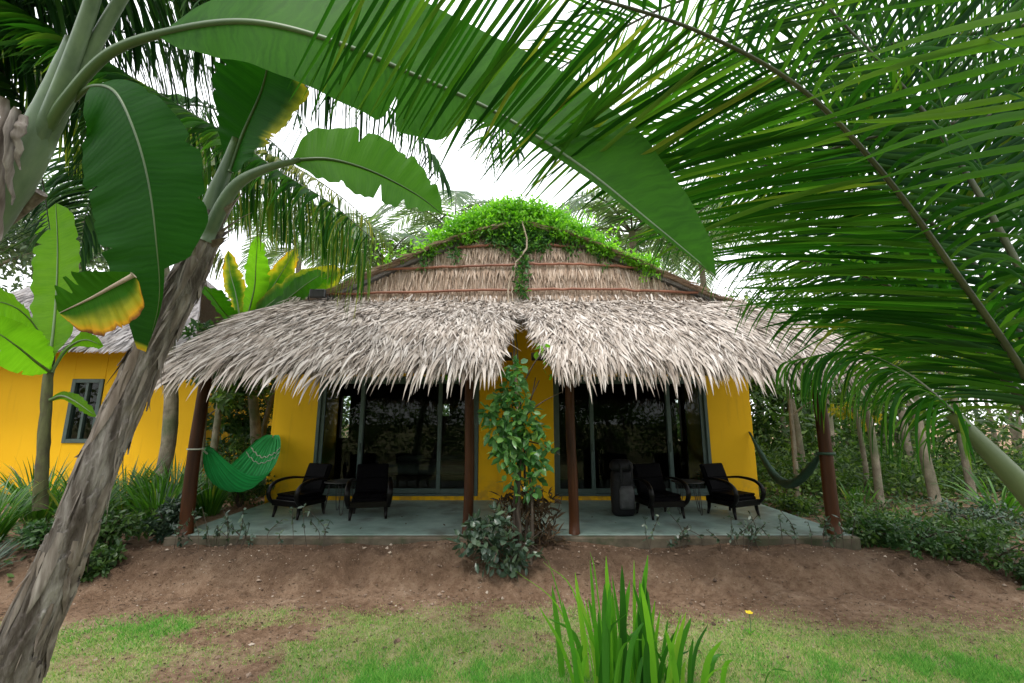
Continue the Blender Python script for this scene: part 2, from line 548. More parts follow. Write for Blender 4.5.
M["palm_far"] = leaf_mat("far coconut leaflets", [(0, (0.08, 0.13, 0.09)), (0.5, (0.13, 0.19, 0.13)), (1, (0.22, 0.28, 0.18))], 0.4, 0.5, 1.5, 0.15)  # haze put into the colour: paler than the near leaflets
M["palm_yellow"] = leaf_mat("yellow green leaflets", [(0, (0.05, 0.10, 0.012)), (0.6, (0.12, 0.17, 0.02)), (1, (0.26, 0.25, 0.03))], 0.4, 0.4, 1.6)
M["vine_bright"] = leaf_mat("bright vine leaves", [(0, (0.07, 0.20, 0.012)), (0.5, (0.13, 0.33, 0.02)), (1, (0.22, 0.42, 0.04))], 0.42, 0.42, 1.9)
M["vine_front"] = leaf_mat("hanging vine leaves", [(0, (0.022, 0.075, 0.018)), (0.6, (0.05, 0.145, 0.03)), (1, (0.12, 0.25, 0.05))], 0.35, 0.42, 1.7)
M["vine_dark"] = leaf_mat("dark vine leaves", [(0, (0.02, 0.06, 0.018)), (0.6, (0.04, 0.10, 0.03)), (1, (0.08, 0.15, 0.05))], 0.3, 0.38, 1.5)
M["climber"] = leaf_mat("climber leaves", [(0, (0.03, 0.11, 0.03)), (0.5, (0.08, 0.21, 0.065)), (0.9, (0.15, 0.30, 0.09)), (1, (0.22, 0.36, 0.07))], 0.34, 0.28, 1.6, 0.6)
M["shrub_blue"] = leaf_mat("grey green shrub leaves", [(0, (0.02, 0.045, 0.028)), (0.6, (0.05, 0.09, 0.055)), (1, (0.10, 0.15, 0.09))], 0.22, 0.35, 1.3, 0.6)
M["shrub"] = leaf_mat("shrub leaves", [(0, (0.018, 0.05, 0.014)), (0.5, (0.04, 0.09, 0.022)), (1, (0.085, 0.15, 0.035))], 0.3, 0.4, 1.5)
M["dry_leaf"] = leaf_mat("dry brown leaves", [(0, (0.03, 0.02, 0.012)), (0.6, (0.08, 0.05, 0.03)), (1, (0.14, 0.09, 0.05))], 0.15, 0.7, 1.0, 0.2)
M["lily"] = leaf_mat("strap leaves", [(0, (0.02, 0.075, 0.010)), (0.5, (0.045, 0.135, 0.014)), (0.92, (0.09, 0.21, 0.022)), (1, (0.22, 0.22, 0.04))], 0.36, 0.32, 1.9, 0.5)
M["iris"] = leaf_mat("sword leaves", [(0, (0.015, 0.075, 0.012)), (0.5, (0.06, 0.22, 0.022)), (0.9, (0.15, 0.36, 0.03)), (1, (0.22, 0.38, 0.05))], 0.42, 0.4, 1.9, 0.25)
M["grass_lush"] = leaf_mat("fresh lawn blades", [(0, (0.06, 0.22, 0.03)), (0.6, (0.13, 0.36, 0.06)), (1, (0.24, 0.42, 0.09))], 0.3, 0.6, 1.4, 0.1)
M["grass"] = leaf_mat("dry lawn blades", [(0, (0.12, 0.24, 0.05)), (0.45, (0.24, 0.36, 0.09)), (0.75, (0.38, 0.41, 0.16)), (1, (0.52, 0.46, 0.26))], 0.3, 0.6, 1.4, 0.1)
M["wood_leaf"] = leaf_mat("woodland leaves", [(0, (0.02, 0.05, 0.014)), (0.45, (0.045, 0.095, 0.022)), (0.85, (0.09, 0.16, 0.035)), (1, (0.17, 0.24, 0.06))], 0.36, 0.45, 1.7)
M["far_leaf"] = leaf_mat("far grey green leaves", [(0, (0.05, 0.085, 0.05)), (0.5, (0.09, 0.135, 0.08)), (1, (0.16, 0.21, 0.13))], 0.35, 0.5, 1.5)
M["croton"] = leaf_mat("yellow leaves", [(0, (0.12, 0.16, 0.02)), (0.5, (0.33, 0.28, 0.02)), (1, (0.55, 0.38, 0.03))], 0.4, 0.4, 1.4)
M["petal"] = leaf_mat("yellow petals", [(0, (0.75, 0.50, 0.02)), (1, (0.85, 0.65, 0.04))], 0.3, 0.5, 1.0)

k = NT("green hammock net")
v = k.n("ShaderNodeAttribute", attribute_name="lc").outputs["Vector"]
sp = k.n("ShaderNodeSeparateXYZ", {"Vector": v})
s1 = k.math('SINE', k.math('MULTIPLY', sp.outputs[1], 46.0))
c = k.mix(k.math('MULTIPLY_ADD', s1, 0.5, 0.5), (0.010, 0.24, 0.05), (0.03, 0.46, 0.12))
c = k.mix(k.n("ShaderNodeMapRange", {"Value": k.noise(5, 4), 1: 0.4, 2: 0.7, 3: 0, 4: 0.4}).outputs[0], c, (0.01, 0.12, 0.03))
p = k.pbr(c, 0.7, k.bump(s1, 0.5, 0.01))
t = k.n("ShaderNodeBsdfTranslucent", {"Color": (0.03, 0.45, 0.10, 1)})
M["hammock"] = k.done(k.n("ShaderNodeMixShader", {0: 0.3, 1: p.outputs[0], 2: t.outputs[0]}))
M["rope"] = noisy("pale rope", (0.30, 0.33, 0.26), (0.5, 0.52, 0.42), 30, 0.8, 0.4, 0.003)
M["hammock_dark"] = noisy("dark green rolled net", (0.010, 0.035, 0.018), (0.03, 0.085, 0.045), 24, 0.7, 0.6, 0.008, (1, 4, 4))

k = NT("door glass")
gl = k.n("ShaderNodeBsdfGlossy", {"Color": (0.9, 0.95, 0.92, 1), "Roughness": 0.02})
tr = k.n("ShaderNodeBsdfTransparent", {"Color": (0.42, 0.48, 0.45, 1)})
fr = k.n("ShaderNodeFresnel", {"IOR": 1.32})
M["glass"] = k.done(k.n("ShaderNodeMixShader", {0: fr.outputs[0], 1: tr.outputs[0], 2: gl.outputs[0]}))

# ------------------------------------------------------------------ ground
def grass_mask(x, y):
    n = fbm(x * 0.9 + 5, y * 0.9, 3, 4)
    n2 = fbm(x * 3.1, y * 3.1, 11, 3)
    n3 = fbm(x * 9, y * 9, 17, 3)
    near = 1 - sstep(4.25, 5.15, y + (n - .5) * 1.0 + .05 * np.abs(x))
    def blob(cx, cy, rx, ry):
        return np.exp(-(((x - cx) / rx) ** 2 + ((y - cy) / ry) ** 2))
    m = near * (.30 + .75 * sstep(0.36, 0.58, n * 0.4 + n2 * 0.35 + n3 * .25))
    m = m + 0.5 * blob(-0.75, 3.5, 0.9, 0.42) + 0.5 * blob(3.4, 3.7, 1.2, 0.35)
    m = m - 0.65 * blob(-1.75, 3.62, 0.75, 0.2) - 0.45 * blob(-2.2, 4.3, 0.9, .2) - 0.35 * blob(1.3, 4.2, .5, .2)
    m = m * (1 - sstep(4.8, 5.2, y + (n2 - .5) * .5))
    return np.clip(m, 0, 1)


def gh(x, y):
    x = np.asarray(x, float); y = np.asarray(y, float)
    n = fbm(x * 0.8, y * 0.8, 21, 3) - 0.5
    e = 5.42 + 0.35 * n
    up = sstep(e - 0.28, e + 0.34, y)
    z = -0.15 + (0.325 - 0.04 * sstep(-1, 3, x) + 0.09 * (fbm(x * 1.1, y * 0 + 3, 61, 3) - .5)) * up
    wild = sstep(5.0, 7, np.abs(x))
    z = z - 0.05 * wild * up
    d = np.hypot(x, y)
    z = z + (fbm(x * 2.3, y * 2.3, 5, 3) - 0.5) * 0.045 * (1 - sstep(14, 40, d))
    rough = np.exp(-((y - 5.45) / 0.36) ** 2)
    z = z + (fbm(x * 7, y * 7, 9, 4) - 0.5) * (0.03 + 0.17 * rough) * (1 - sstep(9, 14, d))
    return z


xs = np.concatenate([-np.geomspace(190, 8.2, 26), np.arange(-8, 8.01, 0.05), np.geomspace(8.2, 190, 26)])
ys = np.concatenate([-np.geomspace(190, 1.2, 22), np.arange(-1, 2.4, 0.4), np.arange(2.4, 6.6, 0.04), np.geomspace(6.7, 190, 34)])
gx, gy = np.meshgrid(xs, ys)
gz = gh(gx, gy)
inside = (np.abs(gx) < 4.3) & (gy > 6.15) & (gy < 11.3)
gz = np.where(inside, np.minimum(gz, 0.0), gz)
G = np.stack([gx, gy, gz], -1).transpose(1, 0, 2)
gm = grass_mask(gx, gy).T
bank_dark = (np.exp(-((gy - 5.7) / 0.42) ** 2) * (.55 + .9 * (fbm(gx * 2, gy * 4, 81, 3)))).T  # darker band of soil along the bank by the porch edge
mb = MB().grid(G, 0, np.stack([gm, bank_dark, np.zeros_like(gm)], -1))
k = NT("dirt and worn lawn")
sp = k.n("ShaderNodeSeparateXYZ", {"Vector": k.n("ShaderNodeAttribute", attribute_name="lc").outputs["Vector"]})
n1 = k.noise(1.7, 8, None, 0.6); n2 = k.noise(14, 7, None, 0.65); n3 = k.noise(70, 4, None, 0.6)
dirt = k.ramp(k.math('ADD', k.math('ADD', k.math('MULTIPLY', n1, 0.4), k.math('MULTIPLY', n2, 0.35)), k.math('MULTIPLY', n3, 0.25)),
              [(0.33, (0.080, 0.047, 0.028)), (0.45, (0.205, 0.124, 0.077)), (0.55, (0.32, 0.212, 0.140)), (0.68, (0.47, 0.35, 0.25))])
dirt = k.mix(k.n("ShaderNodeMapRange", {"Value": n3, 1: 0.55, 2: 0.75, 3: 0, 4: 0.45}).outputs[0], dirt, (0.075, 0.05, 0.035))
thatchy = k.mix(n2, (0.22, 0.27, 0.085), (0.45, 0.42, 0.22))
c = k.mix(k.math('MULTIPLY', k.n("ShaderNodeMapRange", {"Value": k.math('ADD', sp.outputs[0], k.math('MULTIPLY', k.math('SUBTRACT', n2, .5), .8)), 1: 0.15, 2: 0.75}).outputs[0], 0.85), dirt, thatchy)
c = k.mix(k.math('MULTIPLY', sp.outputs[1], 0.65), c, (0.055, 0.036, 0.025))
M["ground"] = k.done(k.pbr(c, 0.95, k.bump(k.math('ADD', n2, k.math('MULTIPLY', n3, .6)), 1.0, 0.05), **{"Specular IOR Level": 0.15}))
g = mb.build("ground", M["ground"])
tag(g, "brown dirt yard with worn grass in front of the porch", "ground", kind="structure")

# lawn blades: nobody could count them
N = 420000
X = rng.uniform(-5.2, 5.4, N); Y = rng.uniform(2.9, 5.15, N)
mk = grass_mask(X, Y)
pat = fbm(X * 5, Y * 5, 33, 3)
keep = rng.random(N) < mk * np.clip(0.3 + 1.5 * (pat - .25), 0.1, 1)
X, Y, mk = X[keep], Y[keep], mk[keep]
b = np.stack([X, Y, gh(X, Y) - 0.004], -1)
n = len(b)
ang = rng.uniform(0, 2 * np.pi, n)
tilt = rng.uniform(0.25, 1.1, n)
d = np.stack([np.cos(ang) * tilt, np.sin(ang) * tilt, np.ones(n)], -1)
nn = np.stack([-np.sin(ang) * 0.3 + rng.normal(0, .3, n), np.cos(ang) * 0.3 - 0.7, np.full(n, 0.5)], -1)
lush = np.exp(-(((X + 0.55) / 1.05) ** 2 + ((Y - 3.45) / 0.42) ** 2)) + np.exp(-(((X - 3.6) / 1.3) ** 2 + ((Y - 3.55) / 0.42) ** 2)) + .7 * np.exp(-(((X + 3.4) / .7) ** 2 + ((Y - 4.45) / 0.3) ** 2))
lush = lush * sstep(.3, .6, fbm(X * 4, Y * 4, 71, 3))
L = rng.uniform(0.014, 0.04, n) * (0.6 + 0.5 * mk + 0.9 * lush)
W_ = rng.uniform(0.003, 0.0065, n)
isl = rng.random(n) < np.clip(lush * 1.5 + .14, 0, 1)
mb = MB().strips(b[isl], d[isl], nn[isl], L[isl] * 1.15, W_[isl], 2, [0.9, 0.75, 0.08], 0.6, mat=0)
q_ = ~isl & (rng.random(n) < .75)
mb.strips(b[q_], d[q_], nn[q_], L[q_], W_[q_], 2, [0.9, 0.75, 0.08], 0.6, mat=1)
o = mb.build("grass", [M["grass_lush"], M["grass"]])
tag(o, "short worn lawn grass in patches over the dirt", "grass", kind="stuff")

# fallen bits on the dirt
N = 7000
X = rng.uniform(-5.5, 6, N); Y = 3.0 + 3.0 * rng.random(N) ** 0.8
b = np.stack([X, Y, gh(X, Y) + 0.008], -1)
ang = rng.uniform(0, 6.28, N)
d = np.stack([np.cos(ang), np.sin(ang), rng.normal(0, .15, N)], -1)
mb = MB().strips(b, d, np.stack([rng.normal(0, .3, N), rng.normal(0, .3, N), np.ones(N)], -1), rng.uniform(.006, .045, N), rng.uniform(.004, .016, N), 3, [.2, 1, .8, .1], 0.2)
o = mb.build("leaf_litter", M["dry_leaf"])
tag(o, "small dry leaves and twigs scattered over the dirt", "leaf litter", kind="stuff")

# crumbs of soil and small stones
N = 5200
X = rng.uniform(-6, 6.5, N); Y = 3.0 + 2.95 * rng.random(N) ** .6
R_ = rng.uniform(.003, .011, N) * (1 + 1.6 * (rng.random(N) < .06)) 
oc = np.array([[1, 0, 0], [0, 1, 0], [-1, 0, 0], [0, -1, 0], [0, 0, .7], [0, 0, -.7]])
V = oc[None] * R_[:, None, None] * rng.uniform(.6, 1.4, (N, 6, 1)) + rng.normal(0, .15, (N, 6, 3)) * R_[:, None, None]
V = V + np.stack([X, Y, gh(X, Y) + R_ * .3], -1)[:, None]
ft = np.array([[0, 1, 4], [1, 2, 4], [2, 3, 4], [3, 0, 4], [1, 0, 5], [2, 1, 5], [3, 2, 5], [0, 3, 5]])
mb = MB().add(V.reshape(-1, 3), (ft[None] + 6 * np.arange(N)[:, None, None]).reshape(-1, 3))
k = NT("soil crumbs")
M["crumb"] = k.done(k.pbr(k.ramp(k.island(), [(0, (0.06, 0.038, 0.026)), (0.6, (0.22, 0.145, 0.10)), (1, (0.42, 0.35, 0.28))]), 0.95))
o = mb.build("pebbles", M["crumb"], None, False)
tag(o, "soil crumbs and small stones strewn over the dirt", "pebbles", kind="stuff")

# ------------------------------------------------------------------ bungalow
bung = thing("bungalow", "yellow bungalow with a shaggy thatched roof and cement porch", "house", (0, 8.65, 0.25))
FL = 0.25
mb = MB()
mb.box((-4.55, 5.98, 0.0), (4.55, 6.10, FL - 0.002), 1, 0.015)
mb.box((-4.55, 6.10, -0.05), (4.55, 8.64, FL), 0, 0.012)
pf = mb.build("porch_floor", [M["cement"], M["cement_edge"]], bung, False)
WT = 2.62
mb = MB()
mb.box((-4.75, 8.65, 0.0), (-3.86, 8.80, 4.02), ch=.01)
mb.box((-0.66, 8.65, 0.0), (0.80, 8.80, 4.02), ch=.01)
mb.box((3.88, 8.65, 0.0), (4.75, 8.80, 4.02), ch=.01)
mb.box((0.02, 8.38, FL), (0.80, 8.648, 3.9), ch=.012)            # projecting centre pier
for a, b_ in ((-3.86, -0.66), (0.80, 3.88)):
    mb.box((a, 8.652, 0.0), (b_, 8.80, FL + 0.075), ch=.003)
    mb.box((a, 8.652, WT), (b_, 8.80, 4.02), ch=.003)
mb.build("wall", M["yellow"], bung, False)
YB = 11.6
mb = MB()
mb.box((-4.75, 8.80, 0), (-4.62, YB, 4.0))
mb.build("side_wall", M["yellow"], bung, False)
mb = MB().box((4.62, 8.80, 0), (4.75, YB, 4.0))
mb.build("side_wall", M["yellow"], bung, False)
# back wall; small openings added, standing in for reflections on the door glass
def glint_opening(px0, px1, py0, py1):
    a = at(px0, py0, YB); b2 = at(px1, py1, YB)
    return a[0], b2[0], b2[2], a[2]
ops = [glint_opening(342, 348, 396, 438), glint_opening(437.5, 449.5, 404, 416), glint_opening(675, 683, 399, 441)]
xc = [-4.75]
mb = MB()
x0 = -4.75
for (a, b2, z0, z1) in ops:
    mb.box((x0, YB, 0), (a, YB + .14, 4.0), ch=.002)
    mb.box((a, YB, 0), (b2, YB + .14, z0), ch=.002)
    mb.box((a, YB, z1), (b2, YB + .14, 4.0), ch=.002)
    x0 = b2
mb.box((x0, YB, 0), (4.75, YB + .14, 4.0), ch=.002)
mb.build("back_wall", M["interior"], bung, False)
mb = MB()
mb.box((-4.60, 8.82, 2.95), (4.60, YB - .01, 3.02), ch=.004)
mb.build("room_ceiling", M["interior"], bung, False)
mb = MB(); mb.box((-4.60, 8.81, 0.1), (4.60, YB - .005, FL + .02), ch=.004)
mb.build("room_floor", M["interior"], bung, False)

# sliding doors
for (a, b_) in ((-3.86, -0.66), (0.80, 3.88)):
    z0, z1 = FL + 0.075, WT
    mb = MB()
    mb.box((a, 8.63, z0), (a + .06, 8.79, z1), ch=.004)
    mb.box((b_ - .06, 8.63, z0), (b_, 8.79, z1), ch=.004)
    mb.box((a + .06, 8.63, z1 - .06), (b_ - .06, 8.79, z1), ch=.004)
    mb.box((a + .06, 8.63, z0), (b_ - .06, 8.79, z0 + .035), ch=.004)
    door = mb.build("sliding_door", M["teal"], bung, False)
    e0, e1 = (a + .06, b_ - .06)
    m0, m1 = ((-2.97, -1.45) if a < 0 else (1.60, 3.10))
    for i, (lx, w, yy) in enumerate(((e0, m0 - e0 + .02, 8.67), (m0 - .055, m1 - m0 + .11, 8.725), (m1 - .02, e1 - m1 + .02, 8.67))):
        mb = MB()
        st = 0.075
        l0, l1, y0, y1 = lx, lx + w, yy, yy + .04
        zz0, zz1 = z0 + .037, z1 - .062
        mb.box((l0, y0, zz0), (l0 + st, y1, zz1), ch=.004)
        mb.box((l1 - st, y0, zz0), (l1, y1, zz1), ch=.004)
        mb.box((l0 + st, y0, zz0), (l1 - st, y1, zz0 + .09), ch=.004)
        mb.box((l0 + st, y0, zz1 - .08), (l1 - st, y1, zz1), ch=.004)
        if i != 1:
            mb.box((l1 - st * .7 if i == 0 else l0 + st * .35, y0 - .03, 1.15), (l1 - st * .35 if i == 0 else l0 + st * .7, y0 + .002, 1.32), ch=.006)
        leaf = mb.build("door_frame", M["teal"], bung, False)
        leaf.parent = door
        mb = MB()
        mb.grid(np.array([[[l0 + st, y0 + .02, zz0 + .09], [l0 + st, y0 + .02, zz1 - .08]], [[l1 - st, y0 + .02, zz0 + .09], [l1 - st, y0 + .02, zz1 - .08]]]))
        pane = mb.build("glass_pane", M["glass"], bung, False)
        pane.parent = door

# posts (round timber), beam, rafters
PX = [(-4.40, 6.16), (-0.60, 6.16), (0.83, 6.16), (4.36, 6.16)]
for (x, y) in PX:
    mb = MB()
    zz = np.linspace(FL, 2.62, 14)
    pts = np.stack([x + 0.012 * np.sin(zz * 2.1 + x), y + 0.01 * np.cos(zz * 1.7 + x), zz], -1)
    mb.tube(pts, np.interp(zz, [FL, FL + .1, 2.6], [.092, .085, .075]) * (1 if abs(x) > 2 else 0.82), 14, rough=0.02)
    mb.build("post", M["post"], bung)
mb = MB()
mb.tube(spline([(-4.62, 6.16, 2.63), (0, 6.16, 2.66), (-0.02, 6.16, 2.66)][:2], 10), 0.06, 10)
mb.tube(spline([(0.28, 6.16, 2.66), (4.62, 6.16, 2.63)], 10), 0.06, 10)
mb.build("eave_beam", M["beam"], bung)
for i, x in enumerate(np.linspace(-4.3, 4.3, 11)):
    if abs(x - 0.1) < .3: continue
    mb = MB().tube([(x, 5.55, 2.48), (x, 7.0, 3.26), (x, 8.6, 3.93)], 0.035, 8)
    mb.build("rafter", M["beam"], bung)

# porch roof surface
ZT, ZE, YT, YE = 4.13, 2.64, 8.48, 5.42
def porch(x, v):
    x = np.asarray(x, float); v = np.asarray(v, float)
    y = YT + (YE - YT) * v
    z = ZT - (ZT - ZE) * (v + 0.10 * np.sin(v * np.pi) * -1 * 0.6 + 0.10 * v ** 6)
    xe = np.where(x < 0, 4.95 - 0.45 * v, 5.0 - 0.30 * v)
    r = np.clip((np.abs(x) - (xe - 1.05)) / 1.05, 0, 1.3)
    z = z - 0.16 * r ** 2.2
    z = z + (fbm(x * 1.4, v * 3, 41, 3) - .5) * 0.10
    return np.stack([x, y, z], -1)
def edge_l(v): return -(4.95 - 0.45 * v)
def edge_r(v): return 5.0 - 0.30 * v
def notch_l(v): return np.where(v < .40, .12, .12 - 0.15 * sstep(.40, .6, v) - 0.16 * sstep(.65, 1.0, v))
def notch_r(v): return np.where(v < .40, .12, .12 + 0.16 * sstep(.40, .6, v) + 0.27 * sstep(.65, 1.0, v))

mb = MB()
vv = np.linspace(0, 1, 16)
for (ea, eb) in ((edge_l, notch_l), (notch_r, edge_r)):
    tt = np.linspace(0, 1, 44)
    Gx = np.stack([ea(vv) * (1 - t) + eb(vv) * t for t in tt])
    Gp = porch(Gx, np.broadcast_to(vv, Gx.shape))
    if ea is edge_l: pass
    mb.shell(Gp - np.array([0, 0, .03]), (0, 0.03, -.13))
roof = mb.build("porch_roof", M["thatch_under"], bung)

mb = MB()
N = 25000
v = rng.random(N) ** 0.85 * 0.97
t = rng.random(N)
halfsel = rng.random(N) < 0.49
xl = np.where(halfsel, edge_l(v), notch_r(v)); xr = np.where(halfsel, notch_l(v), edge_r(v))
x = xl + (xr - xl) * t
e = 1e-3
p = porch(x, v); px_ = porch(x + e, v); pv = porch(x, v + e)
tx = nrm(px_ - p); tv = nrm(pv - p); nn = nrm(np.cross(tv, tx)); nn = np.where(nn[:, 2:] < 0, -nn, nn)
# fanning towards outer ends and into the notch
fan = 0.55 * sstep(3.6, 4.9, np.abs(x)) * np.sign(x)
nd = np.where(halfsel, xr - x, x - xl)
fan = fan + np.where(v > .42, (np.where(halfsel, 1, -1)) * 0.22 * np.exp(-(nd / 0.22) ** 2), 0)
d = tv + tx * (rng.normal(0, 0.19, N) + fan)[:, None] + nn * rng.uniform(-0.02, 0.09, N)[:, None]
mb.strips(p + nn * rng.uniform(-.02, .045, N)[:, None], d, nn + tx * rng.normal(0, .45, N)[:, None], rng.uniform(.20, .48, N), rng.uniform(.013, .036, N), 4,
          [.7, 1, .85, .5, .05], rng.uniform(.0, .14, N))
# where porch roof and gable meet
N = 1500
x = rng.uniform(-4.6, 4.7, N); v = rng.uniform(-.03, .06, N)
p = porch(x, v) + np.stack([np.zeros(N), rng.uniform(-.02, .06, N), rng.uniform(.0, .16, N)], -1)
d = np.stack([rng.normal(0, .25, N), np.full(N, -1.0), rng.uniform(-1.6, -.4, N)], -1)
mb.strips(p, d, np.stack([rng.normal(0, .5, N), -np.ones(N) * .5, np.ones(N)], -1), rng.uniform(.15, .42, N), rng.uniform(.016, .038, N), 4, [.7, 1, .85, .5, .05], rng.uniform(-.3, .3, N))
# hanging fringe along the eave
N = 4200
t = rng.random(N); halfsel = rng.random(N) < 0.49
v = rng.uniform(.93, 1.0, N)
xl = np.where(halfsel, edge_l(v), notch_r(v)); xr = np.where(halfsel, notch_l(v), edge_r(v))
x = xl + (xr - xl) * t
p = porch(x, v) + np.stack([np.zeros(N), np.zeros(N), rng.uniform(-.12, .03, N)], -1)
fan = 0.5 * sstep(3.6, 4.9, np.abs(x)) * np.sign(x) * .6 + rng.normal(0, .14, N)
lean = (-0.16 + 0.10 * np.sin(x * 1.3)) * sstep(.4, 1.6, np.abs(x - .15))
d = np.stack([fan + lean, np.full(N, -1.0), rng.uniform(-.8, -.3, N)], -1)
long = rng.random(N)
L = .15 + .36 * long ** 2.2 + .16 * (long > .92)
W = np.interp(long, [0, 1], [.015, .042]) * rng.uniform(.8, 1.2, N)
mb.strips(p, d, np.stack([rng.normal(0, .5, N), -np.ones(N) * .6, np.ones(N)], -1), L, W, 5, [.8, 1, .95, .7, .4, .03], rng.uniform(1.0, 2.2, N), fold=.25)
# ragged fringe at both ends and in the notch
N = 900
v = rng.random(N); s = rng.random(N)
wh = rng.integers(0, 4, N)
x = np.choose(wh, [edge_l(v), edge_r(v), notch_l(v), notch_r(v)])
v = np.where(wh >= 2, .45 + .55 * v, v)
x = np.choose(wh, [edge_l(v), edge_r(v), notch_l(v), notch_r(v)])
sg = np.choose(wh, [-1, 1, 1, -1])
p = porch(x, v) + np.stack([np.zeros(N), np.zeros(N), rng.uniform(-.1, .03, N)], -1)
d = np.stack([sg * rng.uniform(.1, .6, N) * np.where(wh >= 2, .4, 1), rng.uniform(-1, -.3, N), rng.uniform(-.6, .0, N)], -1)
mb.strips(p, d, np.stack([sg * .6, -np.ones(N) * .3, np.ones(N)], -1), np.where(wh >= 2, rng.uniform(.12, .26, N), rng.uniform(.18, .42, N)), rng.uniform(.018, .04, N), 5, [.8, 1, .95, .7, .4, .03], rng.uniform(1.0, 2.6, N), fold=.25)
o = mb.build("thatch", M["thatch"], bung, False); o.parent = roof

# gable of hanging thatch behind the porch roof
APX, APZ, GS = 0.12, 6.22, 0.535
def gtop(x): return APZ - GS * np.sqrt((np.asarray(x, float) - APX) ** 2 + 0.75)
def gy_(z): return 8.40 + (z - 4.0) * 0.16
mb = MB()
xx = np.linspace(-4.9, 4.9, 60)
Gp = np.stack([np.stack([xx, gy_(3.6 + (gtop(xx) - 3.6) * tt) + .05, 3.6 + (gtop(xx) - 3.6) * tt], -1) for tt in np.linspace(0, 1, 10)], 1)
mb.shell(Gp, (0, .08, 0))
gab = mb.build("gable", M["thatch_under"], bung)
mb = MB()
N = 13000
x = rng.uniform(-4.4, 4.5, N)
zt = gtop(x)
z = 3.95 + (zt - 3.95) * rng.random(N)
ok = zt > 4.0
x, z = x[ok], z[ok]; N = len(x)
p = np.stack([x, gy_(z) + rng.uniform(-.03, .02, N), z], -1)
d = np.stack([rng.normal(0, .13, N), np.full(N, -.20) + rng.normal(0, .06, N), np.full(N, -1.0)], -1)
mb.strips(p, d, np.stack([rng.normal(0, .5, N), -np.ones(N), np.full(N, .2)], -1), rng.uniform(.25, .6, N), rng.uniform(.014, .034, N), 3, [.8, 1, .7, .06], .1)
# ragged hem under each batten
for zb in (4.25, 4.92, 5.4):
    n_ = 700
    x = rng.uniform(-4.2, 4.3, n_); x = x[gtop(x) > zb + .05]; n_ = len(x)
    p = np.stack([x, gy_(np.full(n_, zb)) - .03, np.full(n_, zb) + rng.normal(0, .03, n_)], -1)
    d = np.stack([rng.normal(0, .18, n_), np.full(n_, -.35), np.full(n_, -1.0)], -1)
    mb.strips(p, d, np.stack([rng.normal(0, .5, n_), -np.ones(n_), np.full(n_, .2)], -1), rng.uniform(.2, .5, n_), rng.uniform(.025, .05, n_), 3, [.8, 1, .7, .06], .1)
o = mb.build("thatch", M["thatch_tan"], bung, False); o.parent = gab
# battens
for (x0, x1, z0, zm, z1) in ((-3.85, 3.75, 4.25, 4.36, 4.28), (-2.75, 2.6, 4.80, 4.93, 4.84), (-1.2, 1.3, 5.33, 5.40, 5.32)):
    pts = spline([(x0, gy_(z0) - .10, z0), ((x0 * .4 + x1 * .3), gy_(zm) - .11, (zm * .8 + z0 * .2)), (x1 * .45, gy_(zm) - .11, zm), (x1, gy_(z1) - .10, z1)], 30)
    pts[:, 2] += rng.normal(0, .008, 30)
    mb = MB().tube(pts, 0.026, 8, rough=.1)
    mb.build("batten", M["bamboo"], bung)

# main roof slopes
for sgn in (-1, 1):
    mb = MB()
    ss = np.linspace(0, 1, 14); yy = np.linspace(8.34, 12.6, 10)
    Gx = APX + sgn * ss * 5.2
    Gp = np.stack([np.stack([Gx, np.full(14, y), gtop(Gx) + .09], -1) for y in yy], 1)
    Gp[..., 1] += (0.16 * (Gp[..., 2] - 4.0)) * np.interp(Gp[..., 1], [8.28, 10], [1, 0])
    Gp[..., 2] += (fbm(Gp[..., 0] * 2, Gp[..., 1] * 2, 3, 3) - .5) * .06
    mb.shell(Gp, (0, 0, -.07))
    mr = mb.build("main_roof", M["thatch_grey"], bung)
    mb = MB()
    n_ = 2600
    s = rng.random(n_); yq = rng.uniform(8.25, 12.5, n_) 
    yq[:1500] = rng.uniform(8.15, 8.7, 1500)
    xq = APX + sgn * s * 5.2; zq = gtop(xq) + .11
    yq = yq + 0.16 * (zq - 4.0) * np.interp(yq, [8.28, 10], [1, 0])
    d = np.stack([sgn * np.ones(n_), rng.normal(0, .3, n_) - .25, np.full(n_, -GS) + rng.uniform(0, .12, n_)], -1)
    mb.strips(np.stack([xq, yq, zq], -1), d, np.stack([sgn * .4 * np.ones(n_), rng.normal(0, .4, n_), np.ones(n_)], -1), rng.uniform(.25, .55, n_), rng.uniform(.03, .06, n_), 3, [.8, 1, .7, .06], .2)
    o = mb.build("thatch", M["thatch_tan"], bung, False); o.parent = mr

# ------------------------------------------------------------------ porch furniture
def arm_path(sx):
    return spline([(sx, .30, .60), (sx * 1.02, .05, .63), (sx * 1.06, -.20, .61), (sx * 1.08, -.34, .54), (sx * 1.07, -.40, .42), (sx * 1.04, -.36, .29), (sx, -.26, .20)], 26)

